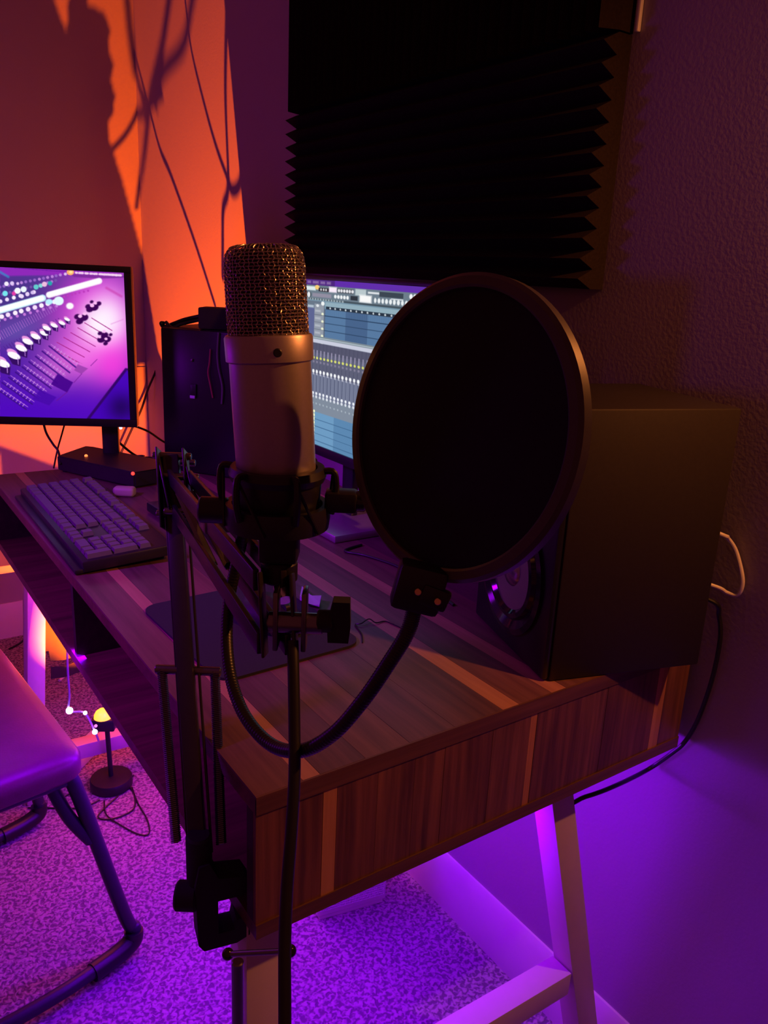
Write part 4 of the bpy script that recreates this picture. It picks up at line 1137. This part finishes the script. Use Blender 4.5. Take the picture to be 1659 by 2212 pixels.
# cables hanging behind the desk in front of the lamp
shad = {
    'a': (.125, .0013, [(0.604, 2.08, 1.888), (0.611, 2.08, 1.795), (0.62, 2.062, 1.673), (0.62, 1.981, 1.608)]),
    'a2': (.26, .0016, [(0.62, 1.981, 1.608), (0.62, 1.897, 1.484), (0.62, 1.812, 1.405), (0.62, 1.653, 1.233), (0.62, 1.519, 1.071)]),
    'b': (.17, .0012, [(0.62, 1.795, 1.832), (0.62, 1.856, 1.735), (0.62, 1.96, 1.623), (0.62, 2.027, 1.482), (0.607, 2.08, 1.328)]),
    'c': (.15, .0011, [(0.62, 1.637, 1.8), (0.62, 1.705, 1.709), (0.62, 1.862, 1.668), (0.62, 1.924, 1.595)]),
    'd': (.30, .0014, [(0.62, 1.683, 1.809), (0.62, 1.652, 1.7), (0.62, 1.588, 1.585), (0.62, 1.506, 1.461), (0.62, 1.425, 1.366)]),
    'e': (.24, .0016, [(0.62, 1.43, 1.756), (0.62, 1.443, 1.566), (0.62, 1.431, 1.366), (0.62, 1.462, 1.309), (0.62, 1.467, 1.232), (0.62, 1.47, 1.143)]),
    'f': (.22, .0016, [(0.62, 1.335, 1.43), (0.62, 1.365, 1.362), (0.62, 1.404, 1.347), (0.62, 1.431, 1.366)]),
    'g': (.17, .0012, [(0.545, 2.08, 1.491), (0.588, 2.08, 1.54), (0.62, 2.064, 1.593), (0.62, 1.973, 1.607)])}
names = dict(a='thickest, casting the shadow left of the corner', a2='casting the long slanting shadow', b='casting the shadow beside the corner',
             c='casting the broad kinked shadow', d='casting the thin straight shadow', e='casting the upright shadow at the right rim',
             f='short, casting the hooked shadow', g='casting the short slanting shadow')
for k, (s_, r_, pts) in shad.items():
    P = [LAMP + (Vector(p) - LAMP) * s_ for p in pts]
    if P[0].z < P[-1].z: P = P[::-1]
    P = [P[0] + (P[0] - P[1]) * 1.2] + P
    b = BM(); tube(b, smooth(P, 6), r_, 8)
    o = obj('hanging_cable', b, CABLE, base=tuple(P[0]))
    tag(o, 'black cable behind the desk, ' + names[k], 'cable', 'cables hanging behind the desk')

# ------------------------------------------------------------------ far corner: cables, wall plate, side table
WB = 2.074


def wallcable(label, pts, r=.0028, name='corner_cable'):
    b = BM(); tube(b, smooth(pts, 6), r, 8)
    o = obj(name, b, CABLE, base=pts[0]); tag(o, label, 'cable')
    return o


wallcable('thin dark cable running down beside the far speaker, close to the back wall', [(0.6377, 1.9700, 0.9266), (0.6368, 2.0000, 0.8877), (0.6201, 2.0000, 0.8373), (0.5958, 2.0000, 0.7869), (0.5710, 2.0000, 0.7218), (0.5438, 2.0000, 0.6715), (0.5180, 2.0000, 0.6212), (0.4906, 2.0000, 0.5665), (0.4792, 2.0000, 0.5419)], .0036)
wallcable('dark cable crossing from the left monitor to the far speaker', [(0.2882, 1.2500, 0.8304), (0.3037, 1.2350, 0.8238), (0.3327, 1.2300, 0.8102), (0.3619, 1.2250, 0.7878), (0.3867, 1.2200, 0.7730)], .0026)
wallcable('dark cable curving down from behind the left monitor to the boom arm', [(0.2460, 1.2200, 0.8353), (0.2480, 1.2200, 0.8149), (0.2657, 1.2100, 0.7900), (0.2948, 1.2000, 0.7637), (0.3155, 1.1700, 0.7641), (0.3256, 1.1400, 0.7685)], .0028)
wallcable('short dark cable looping behind the black box', [(0.2578, 1.1900, 0.7537), (0.2712, 1.1900, 0.7607), (0.2947, 1.1900, 0.7658), (0.3023, 1.1700, 0.7673), (0.262, 1.12, .765)], .0022)
wallcable('twin dark cable hanging from the left monitor to the black box', [(0.1083, 1.2100, 0.8556), (0.1135, 1.2100, 0.8264), (0.1232, 1.2000, 0.8033), (0.1300, 1.1900, 0.7901), (0.1283, 1.1700, 0.7672)], .0024)
wallcable('dark cable slanting down from the left monitor to the back of the black box', [(0.1582, 1.2400, 0.8375), (0.1478, 1.2300, 0.8153), (0.1340, 1.2150, 0.7876), (0.1229, 1.2100, 0.7500)], .0018)

wp = thing('wall_plate', 'blank wall plate with two small screws on the back wall beside the left monitor', 'wall plate', (0.567, WB, 0.75))
pc = (Vector((0.5831, 2.0740, 0.8203)) + Vector((0.5806, 2.0740, 0.7592))) / 2
obj('plate', box(BM(), (pc.x, WY0 - .002, pc.z), (0.070, 0.004, 0.115), None, .0015), WALL, wp)
for p in (Vector((0.5831, 2.0740, 0.8203)), Vector((0.5806, 2.0740, 0.7592))):
    obj('screw', cyl(BM(), (pc.x, WY0 - .004, p.z), (pc.x, WY0 - .006, p.z), .0035, 12, .0004), WHITE, wp)

stb = thing('side_table', 'low white side table against the back wall behind the chair', 'table', (0.0, 1.75, 0))
q0 = Vector((0.0657, 1.6200, 0.4198)); q1 = Vector((0.1028, 1.6200, 0.3853))
obj('tabletop', span(BM(), (-0.45, 1.62, q1.z - .002), (q1.x + .05, 2.04, q1.z + .020), .003), TRIM, stb)
l0 = Vector((0.1368, 1.6000, 0.3498)); l1 = Vector((0.1208, 1.6000, 0.0311))
obj('leg', bar(BM(), (l0.x + (l0.x - l1.x) * .0, 1.62, l0.z + .06), (l1.x - .01, 1.62, 0), .032, .032, (0, 1, 0), .002), TRIM, stb)
obj('leg', bar(BM(), (-0.42, 1.64, q1.z), (-0.42, 1.64, 0), .032, .032, (0, 1, 0), .002), TRIM, stb)
obj('leg', bar(BM(), (-0.42, 2.02, q1.z), (-0.42, 2.02, 0), .032, .032, (0, 1, 0), .002), TRIM, stb)

# things on the carpet behind the chair
b = BM(); tube(b, smooth([(0.185, 1.09, .003), (0.1287, 1.0460, 0.0030), (0.1370, 1.0227, 0.0030), (0.1692, 1.0161, 0.0030), (0.2023, 1.0298, 0.0030), (0.2182, 1.0785, 0.0030), (0.2183, 1.1190, 0.0030), (0.24, 1.15, .003)]), .0018, 8)
o = obj('lamp_cord', b, CABLE, base=(.18, 1.09, 0)); tag(o, 'thin black cord looping on the carpet in front of the lamp base', 'cord')
b = BM(); tube(b, smooth([(0.1530, 1.0881, 0.0030), (0.1429, 1.0359, 0.0040), (0.1597, 0.9857, 0.0030), (0.1825, 0.9386, 0.0030), (0.2018, 0.9304, 0.0030), (0.2135, 0.9766, 0.0030), (0.2145, 1.0415, 0.0030), (0.2219, 1.1066, 0.0030)]), .0016, 8)
o = obj('lamp_cord', b, CABLE, base=(.2, 1.05, 0)); tag(o, 'thin black cord in a wide pointed loop right of the lamp base', 'cord')
b = BM(); tube(b, smooth([(0.0040, 1.1489, 0.0030), (0.0383, 1.1283, 0.0030), (0.0937, 1.0931, 0.0030), (0.1231, 1.0906, 0.0030), (0.1452, 1.0966, 0.0030)]), .0018, 8)
o = obj('thin_cord', b, CABLE, base=(.1, 1.1, 0)); tag(o, 'thin black cord lying straight across the carpet from desk leg to lamp', 'cord')
b = BM(); tube(b, smooth([(0.0980, 1.2538, 0.0030), (0.0743, 1.2151, 0.0030), (0.0656, 1.1697, 0.0030), (0.0777, 1.1488, 0.0030), (0.0996, 1.1554, 0.0030)]), .0018, 8)
o = obj('thin_cord', b, CABLE, base=(.06, 1.2, 0)); tag(o, 'small loop of black cord on the carpet beside the far desk leg', 'cord')
for n_, pts in enumerate(([(0.1167, 2.1354, 0.0030), (0.1630, 2.1589, 0.0030), (0.2198, 2.1912, 0.0030), (0.2791, 2.2249, 0.0030), (0.3035, 2.1673, 0.0030)],
                          [(0.2119, 2.1530, 0.0030), (0.1577, 2.1535, 0.0030), (0.1581, 2.0966, 0.0030), (0.1970, 2.0672, 0.0030), (0.2292, 2.0335, 0.0030)],
                          [(0.1221, 1.9791, 0.0030), (0.1616, 2.0092, 0.0030), (0.1905, 2.0628, 0.0030), (0.2158, 2.1720, 0.0030)],
                          [(0.2628, 2.1637, 0.0300), (0.2485, 2.1450, 0.0100), (0.2542, 2.1006, 0.0030), (0.2417, 2.0266, 0.0030), (0.2324, 1.9249, 0.0030)])):
    b = BM(); tube(b, smooth(pts), .0034, 8)
    o = obj('appliance_cord', b, CABLE, base=pts[0])
    tag(o, 'black power cord ' + ['along the foot of the back wall', 'doubled back on the carpet at the left edge', 'curving forward on the carpet behind the chair', 'rising beside the far desk leg'][n_], 'cord')
b = BM(); tube(b, smooth([(0.2915, 1.8032, 0.0040), (0.2636, 1.7638, 0.0040), (0.2329, 1.7313, 0.0040), (0.2033, 1.7000, 0.0040)]), .0042, 8)
o = obj('extension_cord', b, WHITE, base=(.2, 1.6, 0)); tag(o, 'white cord on the carpet behind the far desk leg', 'cord')
pst = thing('power_strip', 'white power strip lying on the carpet between far desk leg and lamp', 'power strip', (0.17, 1.30, 0))
s0 = Vector((0.2174, 1.3382, 0.0000)); s1 = Vector((0.1273, 1.2524, 0.0000))
obj('case', bar(BM(), (s0.x, s0.y, .016), (s1.x, s1.y, .016), .045, .030, (0, 0, 1), .004), WHITE, pst)
b = BM()
for i in range(4):
    p = s0.lerp(s1, .15 + .23 * i); cyl(b, (p.x, p.y, .0308), (p.x, p.y, .0322), .008, 14)
obj('sockets', b, MATTE, pst)
b = BM(); box(b, (0, 0, .002), (.016, .006, .003), Matrix.Translation(Vector((0.2564, 0.9318, 0.0000))) @ Matrix.Rotation(R(20), 4, 'Z'), .001)
o = obj('red_scrap', b, REDPL, base=(0.2564, 0.9318, 0.0000)); tag(o, 'tiny red scrap on the carpet under the desk edge', 'scrap')

o = obj('glint_tab', box(BM(), (0.6165, 0.221, 1.492), (0.006, 0.006, 0.045), None, .0015), WHITE, base=(.6165, .221, 1.49)); tag(o, 'small pale tape tab added for a glint on the wall at the upper right edge of the foam', 'tape')  # pale tab added to give the bright glint beside the foam
